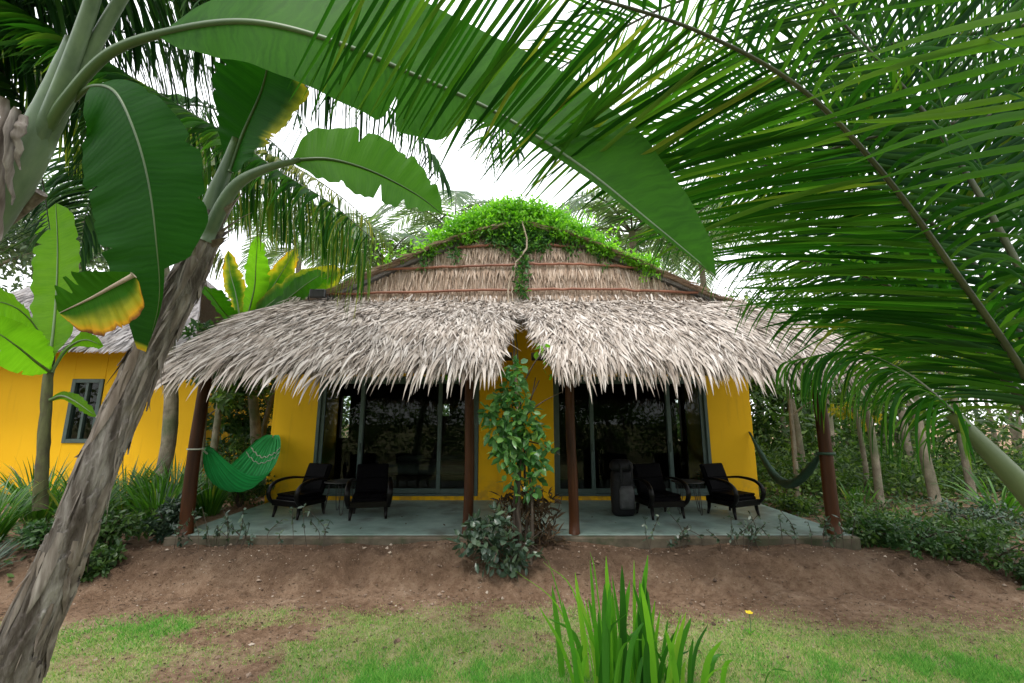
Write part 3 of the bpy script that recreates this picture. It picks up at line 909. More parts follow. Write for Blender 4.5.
def make_chair(loc, rz, label):
    t = thing("armchair", label, "armchair", (0, 0, 0), "black armchairs on the porch")
    mb = MB()
    mb.box((-.27, -.31, .20), (.27, .25, .36), 0, .03)
    for k_ in range(2): mb.box((-.26 + .265 * k_, -.29, .36), (-.005 + .265 * k_, .20, .395), 0, .014)
    mb.build("seat", M["leather"], t, False)
    Mx = np.eye(4); a = math.radians(-20)
    Mx[:3, :3] = np.array([[1, 0, 0], [0, math.cos(a), -math.sin(a)], [0, math.sin(a), math.cos(a)]])
    Mx[:3, 3] = (0, .20, .36)
    mb = MB()
    mb.box((-.27, -.03, -.02), (.27, .045, .53), 0, .025, M=Mx)
    mb.box((-.24, -.05, .05), (.24, -.028, .25), 0, .02, M=Mx)
    mb.box((-.24, -.05, .27), (.24, -.028, .49), 0, .02, M=Mx)
    mb.build("backrest", M["leather"], t, False)
    for sx in (-.31, .31):
        mb = MB().tube(arm_path(sx), np.interp(np.linspace(0, 1, 26), [0, .4, .7, 1], [.024, .034, .037, .028]), 10, squash=(1.25, .8))
        mb.build("armrest", M["chair"], t)
    for sx, sy, top in ((-.27, -.27, .24), (.27, -.27, .24), (-.26, .24, .26), (.26, .24, .26)):
        mb = MB().tube([(sx, sy, top), (sx * 1.02, sy * 1.04, .12), (sx * 1.05, sy * 1.14, 0.0)], [.034, .030, .020], 8)
        mb.build("leg", M["chair"], t)
    mb = MB()
    mb.box((-.30, -.34, .20), (.30, -.312, .30), 0, .012)
    mb.box((-.30, .252, .22), (.30, .28, .32), 0, .01)
    mb.box((-.315, -.31, .20), (-.272, .25, .29), 0, .01)
    mb.box((.272, -.31, .20), (.315, .25, .29), 0, .01)
    mb.build("seat_rail", M["chair"], t, False)
    t.location = loc; t.rotation_euler.z = rz; t.scale = (.94, .9, .9)
    return t
make_chair((-3.42, 7.32, FL), math.radians(-24), "black armchair by the yellow wall and the green hammock")
c0 = [o for o in bpy.data.objects if o.name.startswith("armchair")][0]
for loc, rz, lab in (((-2.28, 7.25, FL), math.radians(14), "black armchair between a wire table and the inner red brown post"),
                     ((2.36, 7.28, FL), math.radians(12), "black armchair facing the yard next to the backpack"),
                     ((3.56, 7.34, FL), math.radians(25), "black armchair by the yellow wall and the rolled hammock")):
    c = copy_tree(c0); c.location = loc; c.rotation_euler.z = rz; c["label"] = lab

def make_table(loc, label):
    t = thing("side_table", label, "side table", (0, 0, 0), "wire tables on the porch")
    mb = MB()
    th = np.linspace(0, 2 * np.pi, 33)[:-1]
    prof = [(0.0, .485), (.25, .485), (.262, .49), (.262, .503), (.25, .508), (0.0, .508)]
    Gp = np.stack([np.stack([r * np.cos(th), r * np.sin(th), np.full(32, z)], -1) for r, z in prof])
    mb.grid(Gp, closed=True)
    mb.build("table_top", M["iron"], t)
    for q in range(4):
        a = q * math.pi / 2 + .5
        o = np.array([math.cos(a), math.sin(a), 0]); s = np.array([-math.sin(a), math.cos(a), 0])
        mb = MB().tube(spline([o * .17 + s * .06 + np.array([0, 0, .485]), o * .225 + s * .02 + np.array([0, 0, .05]), o * .23 + np.array([0, 0, .006]), o * .225 - s * .02 + np.array([0, 0, .05]), o * .17 - s * .06 + np.array([0, 0, .485])], 24), .006, 6)
        mb.build("leg", M["iron"], t)
    t.location = loc
    return t
tb = make_table((-2.86, 7.5, FL), "round wire-legged table between the two armchairs nearest the green hammock")
t2 = copy_tree(tb); t2.location = (2.94, 7.5, FL); t2["label"] = "round wire-legged table between the two armchairs beyond the backpack"

# backpack leaning by the door
bp = thing("backpack", "tall black backpack with grey pocket standing on the porch by the door", "backpack", (0, 0, 0))
def loft(mb, secs, n=20, mat=0, power=3.2):
    th = np.linspace(0, 2 * np.pi, n, endpoint=False)
    c_, s_ = np.cos(th), np.sin(th)
    sx = np.sign(c_) * np.abs(c_) ** (2 / power); sy = np.sign(s_) * np.abs(s_) ** (2 / power)
    Gp = np.stack([np.stack([cx + rx * sx, cy + ry * sy, np.full(n, z)], -1) for (z, rx, ry, cx, cy) in secs])
    mb.grid(Gp, mat, closed=True)
    return mb
mb = loft(MB(), [(0.0, .02, .02, 0, 0), (0.0, .15, .11, 0, 0), (.05, .18, .14, 0, 0), (.25, .185, .15, 0, 0), (.5, .18, .145, 0, .01), (.66, .165, .13, 0, .02), (.70, .12, .10, 0, .02), (.705, .01, .01, 0, .02)])
mb.build("body", M["pack"], bp)
mb = loft(MB(), [(.69, .02, .02, 0, .01), (.69, .15, .12, 0, .01), (.73, .185, .15, 0, .01), (.80, .18, .145, 0, .02), (.86, .13, .11, 0, .03), (.875, .01, .01, 0, .03)])
mb.build("lid", M["pack"], bp)
mb = loft(MB(), [(.12, .01, .01, 0, -.15), (.12, .11, .03, 0, -.15), (.16, .125, .05, 0, -.15), (.40, .12, .05, 0, -.15), (.47, .09, .035, 0, -.145), (.475, .01, .01, 0, -.145)])
mb.build("front_pocket", M["pack_grey"], bp)
for sx in (-.09, .09):
    mb = MB().tube(spline([(sx, -.06, .84), (sx, -.165, .74), (sx, -.17, .58), (sx, -.18, .5)], 12), .011, 6, squash=(1.6, .5))
    mb.build("strap", M["pack"], bp)
bp.location = (1.80, 7.32, FL); bp.rotation_euler.z = .2

N = 46
X = rng.uniform(-4.3, 4.3, N); Y = rng.uniform(6.2, 8.4, N)
ang = rng.uniform(0, 6.28, N)
mb = MB().strips(np.stack([X, Y, np.full(N, FL + .006)], -1), np.stack([np.cos(ang), np.sin(ang), rng.normal(.05, .1, N)], -1), np.stack([rng.normal(0, .2, N), rng.normal(0, .2, N), np.ones(N)], -1), rng.uniform(.03, .09, N), rng.uniform(.012, .03, N), 3, [.2, 1, .8, .1], 0.1)
o = mb.build("leaf_litter", M["dry_leaf"]); tag(o, "few dry leaves blown over the porch floor", "leaf litter", kind="stuff")

# hammocks
def hammock_sheet(A, B, sag, wid, roll, nu=48, nv=40):
    A, B = np.asarray(A, float), np.asarray(B, float)
    u = np.linspace(0, 1, nu); vq = np.linspace(-1, 1, nv)
    Gp = np.zeros((nu, nv, 3))
    side = nrm(np.cross(nrm(B - A), [0, 0, 1]))
    for i, t in enumerate(u):
        c = A * (1 - t) + B * t + np.array([0, 0, -sag * 4 * t * (1 - t)])
        e = math.sin(math.pi * min(max(t, 0), 1)) ** 0.55
        w = wid * (0.05 + .95 * e) * (.62 + .45 * t)
        for j, v in enumerate(vq):
            pl = .016 * math.sin(v * 24 + 2 * t) * (0.5 + 1.2 * (1 - e)) + .05 * (float(fbm(v * 3.1, t * 2.0, 91, 3)) - .5)
            ang = v * roll
            Gp[i, j] = c + side * (w * math.sin(ang) / roll) + np.array([0, 0, w * (1 - math.cos(ang)) / roll * 1.15 + pl])
    at_ = np.zeros((nu, nv, 3)); at_[..., 0] = u[:, None]; at_[..., 1] = vq[None]
    return Gp, at_
hm = thing("hammock", "bright green net hammock slung from post to yellow wall", "hammock", (-4.5, 7.3, .6))
A = np.array([-4.40, 6.28, 1.34]); B = np.array([-4.66, 8.62, 1.44])
Gp, at_ = hammock_sheet(A + (B - A) * .05, B - (B - A) * .02, .80, .54, 1.15)
MB().grid(Gp, 0, at_).build("net", M["hammock"], hm)
MB().tube(spline([A + (0, -.12, .02), A + (0, 0, 0), A + (B - A) * .06 + (0, 0, -.07)], 8), .012, 6).build("rope", M["rope"], hm)
MB().tube(spline([B + (0, .03, .02), B - (B - A) * .03], 6), .012, 6).build("rope", M["rope"], hm)
mb = MB()
i0 = int(len(Gp) * .86)
mb.tube(Gp[i0, 1:-1] + np.array([0, 0, .012]), .010, 6).tube(Gp[i0 - 2, 1:-1] + np.array([0, 0, .012]), .008, 6)
mb.build("cord", M["rope"], hm)
th_ = np.linspace(0, 2 * np.pi, 15)
MB().tube(np.stack([-4.40 + .10 * np.cos(th_), 6.16 + .10 * np.sin(th_), np.full(15, 1.36)], -1), .011, 6).build("loop", M["rope"], hm)

h2 = thing("hammock", "dark green hammock hanging rolled up narrow from wall to post", "hammock", (4.5, 7.3, .6))
A = np.array([4.36, 6.26, 1.30]); B = np.array([4.66, 8.6, 1.50])
u = np.linspace(0, 1, 40)
pts = A * (1 - u[:, None]) + B * u[:, None] + np.stack([np.zeros(40), np.zeros(40), -.64 * 4 * u * (1 - u) + .03 * np.sin(u * 9)], -1)
MB().tube(pts, np.interp(u, [0, .12, .5, .85, 1], [.02, .055, .07, .045, .012]), 12, rough=.16).build("net", M["hammock_dark"], h2)
MB().tube(spline([B + (0, .03, .03), B + (-.01, -.02, -.03), B - (B - A) * .03 + (0, 0, -.06)], 8), .013, 6).build("rope", M["iron"], h2)
MB().tube(np.stack([4.36 + .10 * np.cos(th_), 6.16 + .10 * np.sin(th_), np.full(15, 1.30)], -1), .02, 6).build("loop", M["hammock_dark"], h2)

# low bed inside the room
bd = thing("bed", "low bed with grey linen in the dark room behind the open door", "bed", (-2.0, 10.4, FL))
mb = MB(); mb.box((-3.0, 9.8, FL + .02), (-1.0, 11.4, FL + .32), 0, .02); mb.build("base", M["beam"], bd, False)
mb = MB(); mb.box((-2.96, 9.84, FL + .322), (-1.04, 11.36, FL + .52), 0, .06); mb.build("mattress", M["linen"], bd, False)
for xx_ in (-2.5, -1.5):
    mb = loft(MB(), [(FL + .525, .3, .16, xx_, 11.1), (FL + .58, .36, .22, xx_, 11.1), (FL + .64, .3, .17, xx_, 11.1), (FL + .655, .02, .02, xx_, 11.1)])
    mb.build("pillow", M["linen"], bd)

# floodlight on the roof
fl = thing("floodlight", "small black floodlight lying on the thatch where roof slope meets gable", "floodlight", at(318, 294, 7.9))
p0 = at(318, 294, 7.9)
mb = MB()
mb.box(p0 + (-.15, -.05, -.08), p0 + (.15, .03, .09), 0, .02)
mb.build("lamp_body", M["iron"], fl, False)
mb = MB().tube(spline([p0 + (-.17, 0, .0), p0 + (-.18, .03, -.12), p0 + (0, .04, -.17), p0 + (.18, .03, -.12), p0 + (.17, 0, .0)], 16), .012, 6)
mb.build("bracket", M["iron"], fl)

# ------------------------------------------------------------------ neighbour house
nb = thing("house", "neighbouring yellow house with grey thatch roof behind the banana plants", "house", (-9, 10, 0))
YN = 10.0
wx0, wx1 = -13.5, -7.15
w0 = at(62, 443, YN); w1 = at(105, 379, YN)
mb = MB()
mb.box((wx0, YN, -.1), (w0[0], YN + .15, 3.55), ch=.01)
mb.box((w1[0], YN, -.1), (wx1, YN + .15, 3.55), ch=.01)
mb.box((w0[0], YN, -.1), (w1[0], YN + .15, w0[2]), ch=.002)
mb.box((w0[0], YN, w1[2]), (w1[0], YN + .15, 3.55), ch=.002)
mb.box((wx1 - .15, YN + .15, -.1), (wx1, 14.5, 3.55), ch=.01)
mb.build("wall", M["yellow"], nb, False)
mb = MB()
a, b_ = w0[0], w1[0]
fz0, fz1 = w0[2], w1[2]
t_ = .09
mb.box((a, YN - .03, fz0), (a + t_, YN + .1, fz1), ch=.005); mb.box((b_ - t_, YN - .03, fz0), (b_, YN + .1, fz1), ch=.005)
mb.box((a + t_, YN - .03, fz0), (b_ - t_, YN + .1, fz0 + t_), ch=.005); mb.box((a + t_, YN - .03, fz1 - t_), (b_ - t_, YN + .1, fz1), ch=.005)
mb.box(((a + b_) / 2 - .03, YN - .02, fz0 + t_), ((a + b_) / 2 + .03, YN + .08, fz1 - t_), ch=.004)
wn = mb.build("window", M["teal"], nb, False)
mb = MB().grid(np.array([[[a + t_, YN + .03, fz0 + t_], [a + t_, YN + .03, fz1 - t_]], [[b_ - t_, YN + .03, fz0 + t_], [b_ - t_, YN + .03, fz1 - t_]]]))
o = mb.build("pane", M["glass"], nb, False); o.parent = wn
mb = MB(); mb.box((wx0, YN + 1.6, -.1), (wx1 - .2, YN + 1.7, 3.5)); mb.build("inner_wall", M["interior"], nb, False)
mb = MB()
xx = np.linspace(-14.2, -7.0, 30); ss = np.linspace(0, 1, 12)
Gp = np.stack([np.stack([xx + np.where(s > 0, 0, 0) * s, np.full(30, 9.35 + 3.4 * s), 3.38 + 2.75 * s + (fbm(xx * 2, np.full(30, s * 6), 8, 3) - .5) * .08], -1) for s in ss], 1)
Gp[..., 0] = np.where(Gp[..., 0] > -10, Gp[..., 0] - 2.6 * ((Gp[..., 2] - 3.38) / 2.75) * (Gp[..., 0] + 10) / 3.0, Gp[..., 0])
mb.shell(Gp, (0, .05, -.14))
Gb = Gp.copy(); Gb[..., 1] = 25.5 - Gb[..., 1] - .0
mb.shell(Gb, (0, -.05, -.14))
nr = mb.build("roof", M["thatch_grey"], nb)
mb = MB()
n_ = 2500
x = rng.uniform(-14, -7.0, n_); s = rng.random(n_) ** 1.3
s[:900] = rng.random(900) * .03
x = np.where(x > -10, x - 2.6 * s * (x + 10) / 3.0, x)
p = np.stack([x, 9.35 + 3.4 * s, 3.42 + 2.75 * s], -1)
d = np.stack([rng.normal(0, .2, n_), -np.ones(n_), np.full(n_, -.75)], -1)
mb.strips(p, d, np.stack([rng.normal(0, .4, n_), -np.ones(n_) * .5, np.ones(n_)], -1), rng.uniform(.25, .5, n_), rng.uniform(.04, .07, n_), 3, [.8, 1, .7, .06], .4)
o = mb.build("thatch", M["thatch_old"], nb, False); o.parent = nr

# ------------------------------------------------------------------ broad leaves
def broad_leaf(mb, ctrl, sides, wl, wr, fold=0.15, tears=(), age=None, ns=70, nw=7, wave=0.012, rib=0.014, petiole=0.0, mat_leaf=0, mat_rib=1, seed=0, curl=0.0, ribend=.15, rt=3, rag=.13):
    """ctrl: midrib points; sides: blade direction(s) across; wl / wr: half widths along (list of (s, w)); tears: (s, side, depth, width)"""
    r = np.random.default_rng(seed)
    P, tq = aspline(ctrl, ns)
    S0 = np.asarray(sides, float)
    S0 = np.broadcast_to(S0, (len(ctrl), 3)) if S0.ndim == 1 else S0
    S = np.stack([np.interp(tq * (len(ctrl) - 1), np.arange(len(ctrl)), S0[:, k]) for k in range(3)], -1)
    T = nrm(np.gradient(P, axis=0))
    S = nrm(S - T * np.sum(S * T, -1, keepdims=True))
    Nn = np.cross(T, S)
    s = np.linspace(0, 1, ns)
    for sg, wd in ((-1, wl), (1, wr)):
        w = np.interp(s, [a for a, _ in wd], [b for _, b in wd])
        w = w * (1 + rag * (fbm(s * 17, s * 0 + sg * 3.3, seed, 3) - .5))
        for ts in r.uniform(.25, .95, rt):
            w = w * (1 - r.uniform(.08, .3) * np.clip(1 - np.abs(s - ts) / .012, 0, 1))
        for (ts, tsd, dep, wid) in tears:
            if tsd == sg:
                w = w * (1 - dep * np.clip(1 - np.abs(s - ts) / wid, 0, 1))
        u = np.linspace(0, 1, nw)
        ph = r.uniform(0, 6)
        Gp = np.zeros((ns, nw, 3)); A_ = np.zeros((ns, nw, 3))
        for j, uu in enumerate(u):
            off = w * uu
            lift = -fold * off * (1 + curl * uu) + wave * (uu ** 1.5) * (3.2 * (fbm(s * 15 + ph, s * 0 + sg, seed + 5, 2) - .5) + .45 * np.sin(s * 71 + 5 * vnoise(s * 6, s * 0, seed))) * np.minimum(w / .2, 1)
            back = 0.10 * off                                        # veins lean forward
            Gp[:, j] = P + S * (sg * off)[:, None] + Nn * lift[:, None] + T * back[:, None]
            A_[:, j, 0] = s; A_[:, j, 1] = sg * uu
            if age is not None:
                A_[:, j, 2] = np.clip(age(s, sg * uu), 0, 1)
        keep = np.ones((ns - 1, nw - 1), bool)
        keep[(np.maximum(w[:-1], w[1:]) < .004), :] = False
        mb.grid(Gp, mat_leaf, A_, keep)
    mb.tube(P - Nn * rib * .2, np.interp(s, [0, petiole + .02, 1], [rib * 1.5, rib, rib * ribend]), 7, mat_rib)
    return mb

Wd = lambda *a: list(a)

# --- the leaning banana plant
pt = [dp(-62, 850, 2.16), dp(-22, 755, 2.2), dp(16, 662, 2.26), dp(48, 590, 2.33), dp(74, 530, 2.38), dp(101, 460, 2.45), dp(128, 398, 2.54), dp(155, 340, 2.62), dp(184, 285, 2.7), dp(205, 238, 2.74), dp(213, 212, 2.75)]
ban = thing("banana_plant", "leaning banana plant with shaggy grey brown trunk beside the dirt yard", "banana plant", pt[0])
mb = MB()
P = spline(pt, 90)
s = np.linspace(0, 1, 90)
R = np.interp(s, [0, .2, .3, .4, .5, .6, .8, .93, 1], [.125, .112, .104, .095, .087, .083, .083, .075, .06])
T = nrm(np.gradient(P, axis=0))
def husk_r(ss, th):                        # fibrous sheaths: overlapping, with torn lower ends
    c_, s_ = np.cos(th), np.sin(th)
    w1 = fbm(c_ * 2.2 + ss * 1.5, s_ * 2.2 + ss * 2.0, 51, 3)
    saw = (ss * 7.0 + 1.6 * w1 + .5 * np.sin(th + ss * 9)) % 1.0
    fine = fbm(c_ * 13 + 7, s_ * 13 + ss * 7, 52, 3) - .5
    big = fbm(c_ * 3.5, s_ * 3.5 + ss * 9, 53, 4) - .5
    lump = fbm(c_ * 7 + ss * 16, s_ * 7 + ss * 22, 54, 3) - .5
    return 1 + .16 * (saw - .5) * (.5 + w1) + .12 * fine + .22 * big + .09 * lump
sT = np.linspace(0, 1, 420); tT = np.linspace(0, 2 * np.pi, 97)[:-1]
PT = np.stack([np.interp(sT, s, P[:, q]) for q in range(3)], -1); TT = nrm(np.stack([np.interp(sT, s, T[:, q]) for q in range(3)], -1))
aT = nrm(np.cross(TT, [0, 1, 0])); bT = np.cross(TT, aT)
RT = np.interp(sT, s, R)[:, None] * husk_r(sT[:, None], tT[None])
mb.grid(PT[:, None] + (aT[:, None] * np.cos(tT)[None, :, None] + bT[:, None] * np.sin(tT)[None, :, None]) * RT[..., None], closed=True)
trunk = mb.build("trunk", M["banana_bark"], ban)
mb = MB()
for q in range(60):
    i = rng.integers(10, 86); th0 = rng.uniform(0, 2 * np.pi)
    n_ = 12; j = np.clip(np.linspace(i, i - rng.uniform(5, 16), n_), 0, 89)
    tt = th0 + np.linspace(0, rng.normal(0, .3), n_)
    pj = np.stack([np.interp(j, np.arange(90), P[:, z_]) for z_ in range(3)], -1); tj = nrm(np.stack([np.interp(j, np.arange(90), T[:, z_]) for z_ in range(3)], -1))
    rj = np.interp(j, np.arange(90), R)
    aj = nrm(np.cross(tj, [0, 1, 0])); bj = np.cross(tj, aj)
    f = np.linspace(0, 1, n_)
    wv = rng.uniform(.010, .034) * np.interp(f, [0, .3, .75, 1], [.5, 1, .8, .1])
    peel = rng.uniform(.0, .06) * np.clip(f - .5, 0, 1) ** 1.4
    rows = []
    for e_ in (-1, -.3, .3, 1):
        t2 = tt + e_ * wv / rj
        rows.append(pj + (aj * np.cos(t2)[:, None] + bj * np.sin(t2)[:, None]) * (rj * husk_r(j / 89, t2) + .002 + peel + .006 * (1 - e_ * e_))[:, None])
    mb.grid(np.stack(rows, 1))
# ragged hanging husk strips
n_ = 170
i = rng.integers(8, 88, n_); th = rng.uniform(0, 2 * np.pi, n_)
a = nrm(np.cross(T[i], [0, 1, 0])); b = np.cross(T[i], a)
o = a * np.cos(th)[:, None] + b * np.sin(th)[:, None]
mb.strips(P[i] + o * (R[i] * .98)[:, None], -T[i] + o * rng.uniform(.02, .22, n_)[:, None], o + rng.normal(0, .3, (n_, 3)), rng.uniform(.06, .30, n_), rng.uniform(.006, .026, n_), 5, [.9, 1, .8, .5, .3, .05], rng.uniform(.2, 1.2, n_), lateral=rng.normal(0, .35, (n_, 3)))
# broken leaf bases near the crown
n_ = 16
i = rng.integers(74, 88, n_); th = rng.uniform(0, 2 * np.pi, n_)
a = nrm(np.cross(T[i], [0, 1, 0])); b = np.cross(T[i], a)
o = a * np.cos(th)[:, None] + b * np.sin(th)[:, None]
mb.strips(P[i] + o * (R[i] * .8)[:, None], T[i] + o * rng.uniform(.3, .9, n_)[:, None], o, rng.uniform(.10, .28, n_), rng.uniform(.05, .10, n_), 4, [1, .9, .6, .3, .1], .5, fold=-.4)
o = mb.build("husk", M["husk"], ban); o.parent = trunk
# petiole bases
mb = MB()
mb.tube(spline([dp(198, 262, 2.74), dp(212, 205, 2.76), dp(226, 168, 2.78), dp(236, 138, 2.78)], 16), [.07, .068, .064, .060, .056, .054, .05, .048, .044, .04, .037, .034, .03, .028, .025, .022], 12)
mb.tube(spline([dp(205, 240, 2.7), dp(232, 190, 2.7), dp(262, 170, 2.72), dp(300, 160, 2.78)], 16), np.linspace(.045, .016, 16), 10)
mb.build("leaf_stalk", M["petiole_pale"], ban)
def age_b(s, u):
    return np.where(u > 0, .22 * u ** 3 * 1.9 * sstep(.05, .35, s) * (1 - .3 * s) * (0.7 + .6 * vnoise(s * 9, s * 0, 4)), 0.10 * sstep(.75, .95, s))
mb = MB()
broad_leaf(mb, [dp(230, 172, 2.78), dp(243, 135, 2.78), dp(262, 90, 2.72), dp(268, 55, 2.62), dp(258, 28, 2.5)], [(1.0, -.2, .1)] * 5,
           Wd((0, .02), (.2, .12), (.45, .27), (.75, .25), (.93, .12), (1, 0)), Wd((0, .08), (.2, .24), (.45, .31), (.75, .30), (.93, .14), (1, 0)), .30, [(.3, 1, .25, .02), (.62, -1, .3, .02)], age_b, seed=3, wave=.016)
mb.build("leaf", [M["banana_dark"], M["rib"]], ban)
mb = MB()
broad_leaf(mb, [dp(292, 161, 2.78), dp(330, 160, 2.85), dp(372, 172, 2.95), dp(415, 194, 3.05), dp(442, 214, 3.1)], [(.3, -.35, -1.0)] * 5,
           Wd((0, .02), (.10, .26), (.4, .38), (.7, .30), (.9, .15), (1, 0)), Wd((0, .02), (.10, .22), (.4, .34), (.7, .30), (.9, .15), (1, 0)), .15, [(.55, 1, .7, .03), (.72, 1, .5, .03), (.35, -1, .4, .02)], None, seed=5, wave=.014)
mb.build("leaf", [M["banana_mid"], M["rib"]], ban)

# --- the banana plant whose giant leaf arches over the yard
b2 = thing("banana_plant", "banana plant with waxy pale stalks and one giant leaf arching over the yard", "banana plant", (-3.25, 2.3, -.1))
mb = MB()
P2 = spline([(-3.30, 2.3, -.15), (-3.25, 2.25, 1.2), (-3.05, 2.2, 2.4), dp(22, 165, 2.4), dp(52, 100, 2.42), dp(75, 40, 2.42)], 40)
mb.tube(P2, np.interp(np.linspace(0, 1, 40), [0, .6, .8, 1], [.14, .09, .062, .04]), 18, rough=.03)
mb.build("trunk", M["petiole_pale"], b2)
mb = MB()
mb.tube(spline([dp(22, 178, 2.42), dp(58, 95, 2.38), dp(86, 20, 2.35), dp(105, -40, 2.3)], 14), np.linspace(.044, .030, 14), 12)
mb.tube(spline([dp(36, 165, 2.43), dp(92, 50, 2.42), dp(125, -8, 2.4), dp(150, -50, 2.35)], 14), np.linspace(.038, .024, 14), 12)
mb.build("leaf_stalk", M["petiole_pale"], b2)
# dry hanging sheath at the side
mb = MB()
for q, (a_, b__, w_) in enumerate((((6, 100), (2, 240), .045), ((16, 108), (12, 205), .04), ((24, 115), (20, 170), .03))):
    c0_, c1_ = dp(*a_, 2.3), dp(*b__, 2.3)
    pts = spline([c0_, (c0_ + c1_) / 2 + np.array([.02, -.04, .01]), c1_], 14)
    mb.tube(pts + rng.normal(0, .004, (14, 3)), np.interp(np.linspace(0, 1, 14), [0, .3, .8, 1], [w_ * .5, w_ * .8, w_ * .45, w_ * .1]), 9, rough=.10, squash=(1, .35))
mb.build("dry_sheath", M["husk"], b2)
MB().tube(spline([dp(40, 192, 2.5), dp(22, 208, 2.5), dp(-5, 228, 2.5)], 10), [.035, .036, .036, .035, .034, .034, .034, .034, .034, .034], 10, rough=.06).build("bare_stalk", M["husk"], b2)
# giant arching leaf
mb = MB()
gc = [dp(40, 138, 2.41), dp(66, 98, 2.36), dp(110, 52, 2.30), dp(175, 30, 2.25), dp(250, 22, 2.22), dp(330, 40, 2.25), dp(415, 75, 2.32), dp(500, 114, 2.3), dp(580, 165, 2.1), dp(655, 225, 1.92), dp(716, 276, 1.80)]
gs = [(.1, .15, 1.0)] * 5 + [(.2, .12, 1.0), (.3, .1, .95), (.45, .1, .9), (.6, .08, .8), (.7, .05, .7), (.75, .05, .6)]
broad_leaf(mb, gc, gs, Wd((0, 0), (.22, 0), (.255, .14), (.335, .24), (.42, .30), (.56, .34), (.61, .30), (.64, .10), (.70, .05), (.85, .03), (.95, .015), (1, 0)),
           Wd((0, 0), (.22, 0), (.255, .14), (.35, .42), (.5, .54), (.66, .48), (.8, .37), (.9, .25), (.97, .11), (1, 0)), .10,
           [(.535, -1, .6, .010), (.63, -1, .35, .01)], None, ns=130, nw=8, rib=.021, petiole=.2, seed=8, wave=.014, ribend=.2, rt=0, rag=.06)
mb.build("leaf", [M["banana_leaf"], M["rib"]], b2)
# big hanging dark leaf
mb = MB()
def age_h(s, u): return 0.55 * sstep(.97, 1.0, s)
broad_leaf(mb, [dp(74, 100, 2.4), dp(92, 86, 2.32), dp(115, 92, 2.26), dp(134, 130, 2.22), dp(148, 180, 2.22), dp(156, 240, 2.24), dp(159, 300, 2.3), dp(146, 352, 2.36)], [(1, -.15, .22)] * 8,
           Wd((0, 0), (.10, 0), (.15, .20), (.25, .34), (.42, .40), (.6, .38), (.75, .30), (.9, .20), (1, 0.06)),
           Wd((0, 0), (.12, 0), (.18, .06), (.3, .19), (.45, .29), (.6, .27), (.70, .16), (.74, .03), (.85, .015), (1, 0.0)), .10,
           [(.42, 1, .22, .012), (.55, 1, .12, .01), (.56, -1, .05, .01)], age_h, ns=90, rib=.009, petiole=.12, seed=9, wave=.006)
mb.build("leaf", [M["banana_dark"], M["rib"]], b2)
mb = MB()
def age_f(s, u): return np.where(u < 0, .30 * np.abs(u) ** 1.1 + .50 * np.abs(u) ** 6 + .1 * sstep(.2, .7, np.abs(u)), .02)
broad_leaf(mb, [dp(134, 275, 2.2), dp(114, 286, 2.17), dp(90, 299, 2.15), dp(60, 313, 2.13)], [(.25, -.1, 1.0)] * 4,
           Wd((0, .04), (.12, .16), (.3, .21), (.6, .21), (.85, .12), (1, .01)), Wd((0, .02), (.3, .10), (.55, .15), (.68, .14), (.72, .05), (.82, .13), (1, .02)), .15,
           [(.60, 1, .6, .03)], age_f, ns=50, rib=.012, seed=12, wave=.012)
mb.build("leaf", [M["banana_leaf"], M["liana"]], b2)

# --- young banana plant in front of the neighbour's wall
yb = thing("banana_plant", "young banana plant with one tall upright lime green leaf by the neighbour's wall", "banana plant", at(42, 500, 6.2))
mb = MB()
mb.tube(spline([at(40, 510, 6.2), at(44, 440, 6.2), at(48, 380, 6.2), at(51, 352, 6.2)], 20), np.linspace(.078, .045, 20), 12, rough=.12)
n_ = 14
mb2 = mb
tr_ = mb.build("trunk", M["young_trunk"], yb)
def yleaf(ctrl, sides, w, tears=(), seed=0, mat="banana_young", age=None, fold=.2):
    m_ = MB()
    broad_leaf(m_, ctrl, sides, Wd(*[(a, b) for a, b in w]), Wd(*[(a, b) for a, b in w]), fold, tears, age, ns=60, rib=.022, seed=seed, wave=.02)
    m_.build("leaf", [M[mat], M["petiole"]], yb)
yleaf([at(50, 362, 6.2), at(54, 330, 6.25), at(57, 290, 6.3), at(58, 245, 6.3), at(56, 203, 6.25)], [(1, -.1, 0)] * 5, [(0, .03), (.12, .30), (.35, .40), (.7, .40), (.92, .28), (1, 0)], [(.5, -1, .2, .01)], 21, fold=.06)
yleaf([at(50, 372, 6.2), at(40, 335, 5.9), at(22, 312, 5.5), at(0, 302, 5.1), at(-25, 305, 4.8)], [(.2, .4, -1)] * 5, [(0, .02), (.2, .10), (.45, .26), (.8, .24), (1, 0)], [(.5, 1, .5, .03)], 22)
yleaf([at(50, 372, 6.2), at(36, 362, 5.8), at(15, 345, 5.3), at(-10, 330, 5.0), at(-40, 330, 4.8)], [(.5, .2, 1)] * 5, [(0, .02), (.25, .2), (.6, .28), (.85, .2), (1, 0)], [(.7, -1, .5, .03)], 23)
yleaf([at(52, 372, 6.2), at(66, 350, 6.2), at(84, 340, 6.1), at(104, 346, 6.0)], [(.2, -.5, 1)] * 4, [(0, .02), (.4, .03), (.6, .12), (.85, .1), (1, 0)], (), 24)
yleaf([at(50, 400, 6.2), at(62, 396, 6.1), at(76, 402, 5.9), at(97, 417, 5.7)], [(.3, -.5, 1)] * 4, [(0, .02), (.25, .07), (.6, .11), (.85, .08), (1, 0)], (), 25)
yleaf([at(48, 372, 6.2), at(30, 340, 6.3), at(20, 320, 6.4), at(38, 318, 6.6), ][:3] + [at(8, 330, 6.4)], [(.6, .2, .8)] * 4, [(0, .02), (.25, .16), (.6, .22), (1, 0)], (), 26, "banana_leaf")

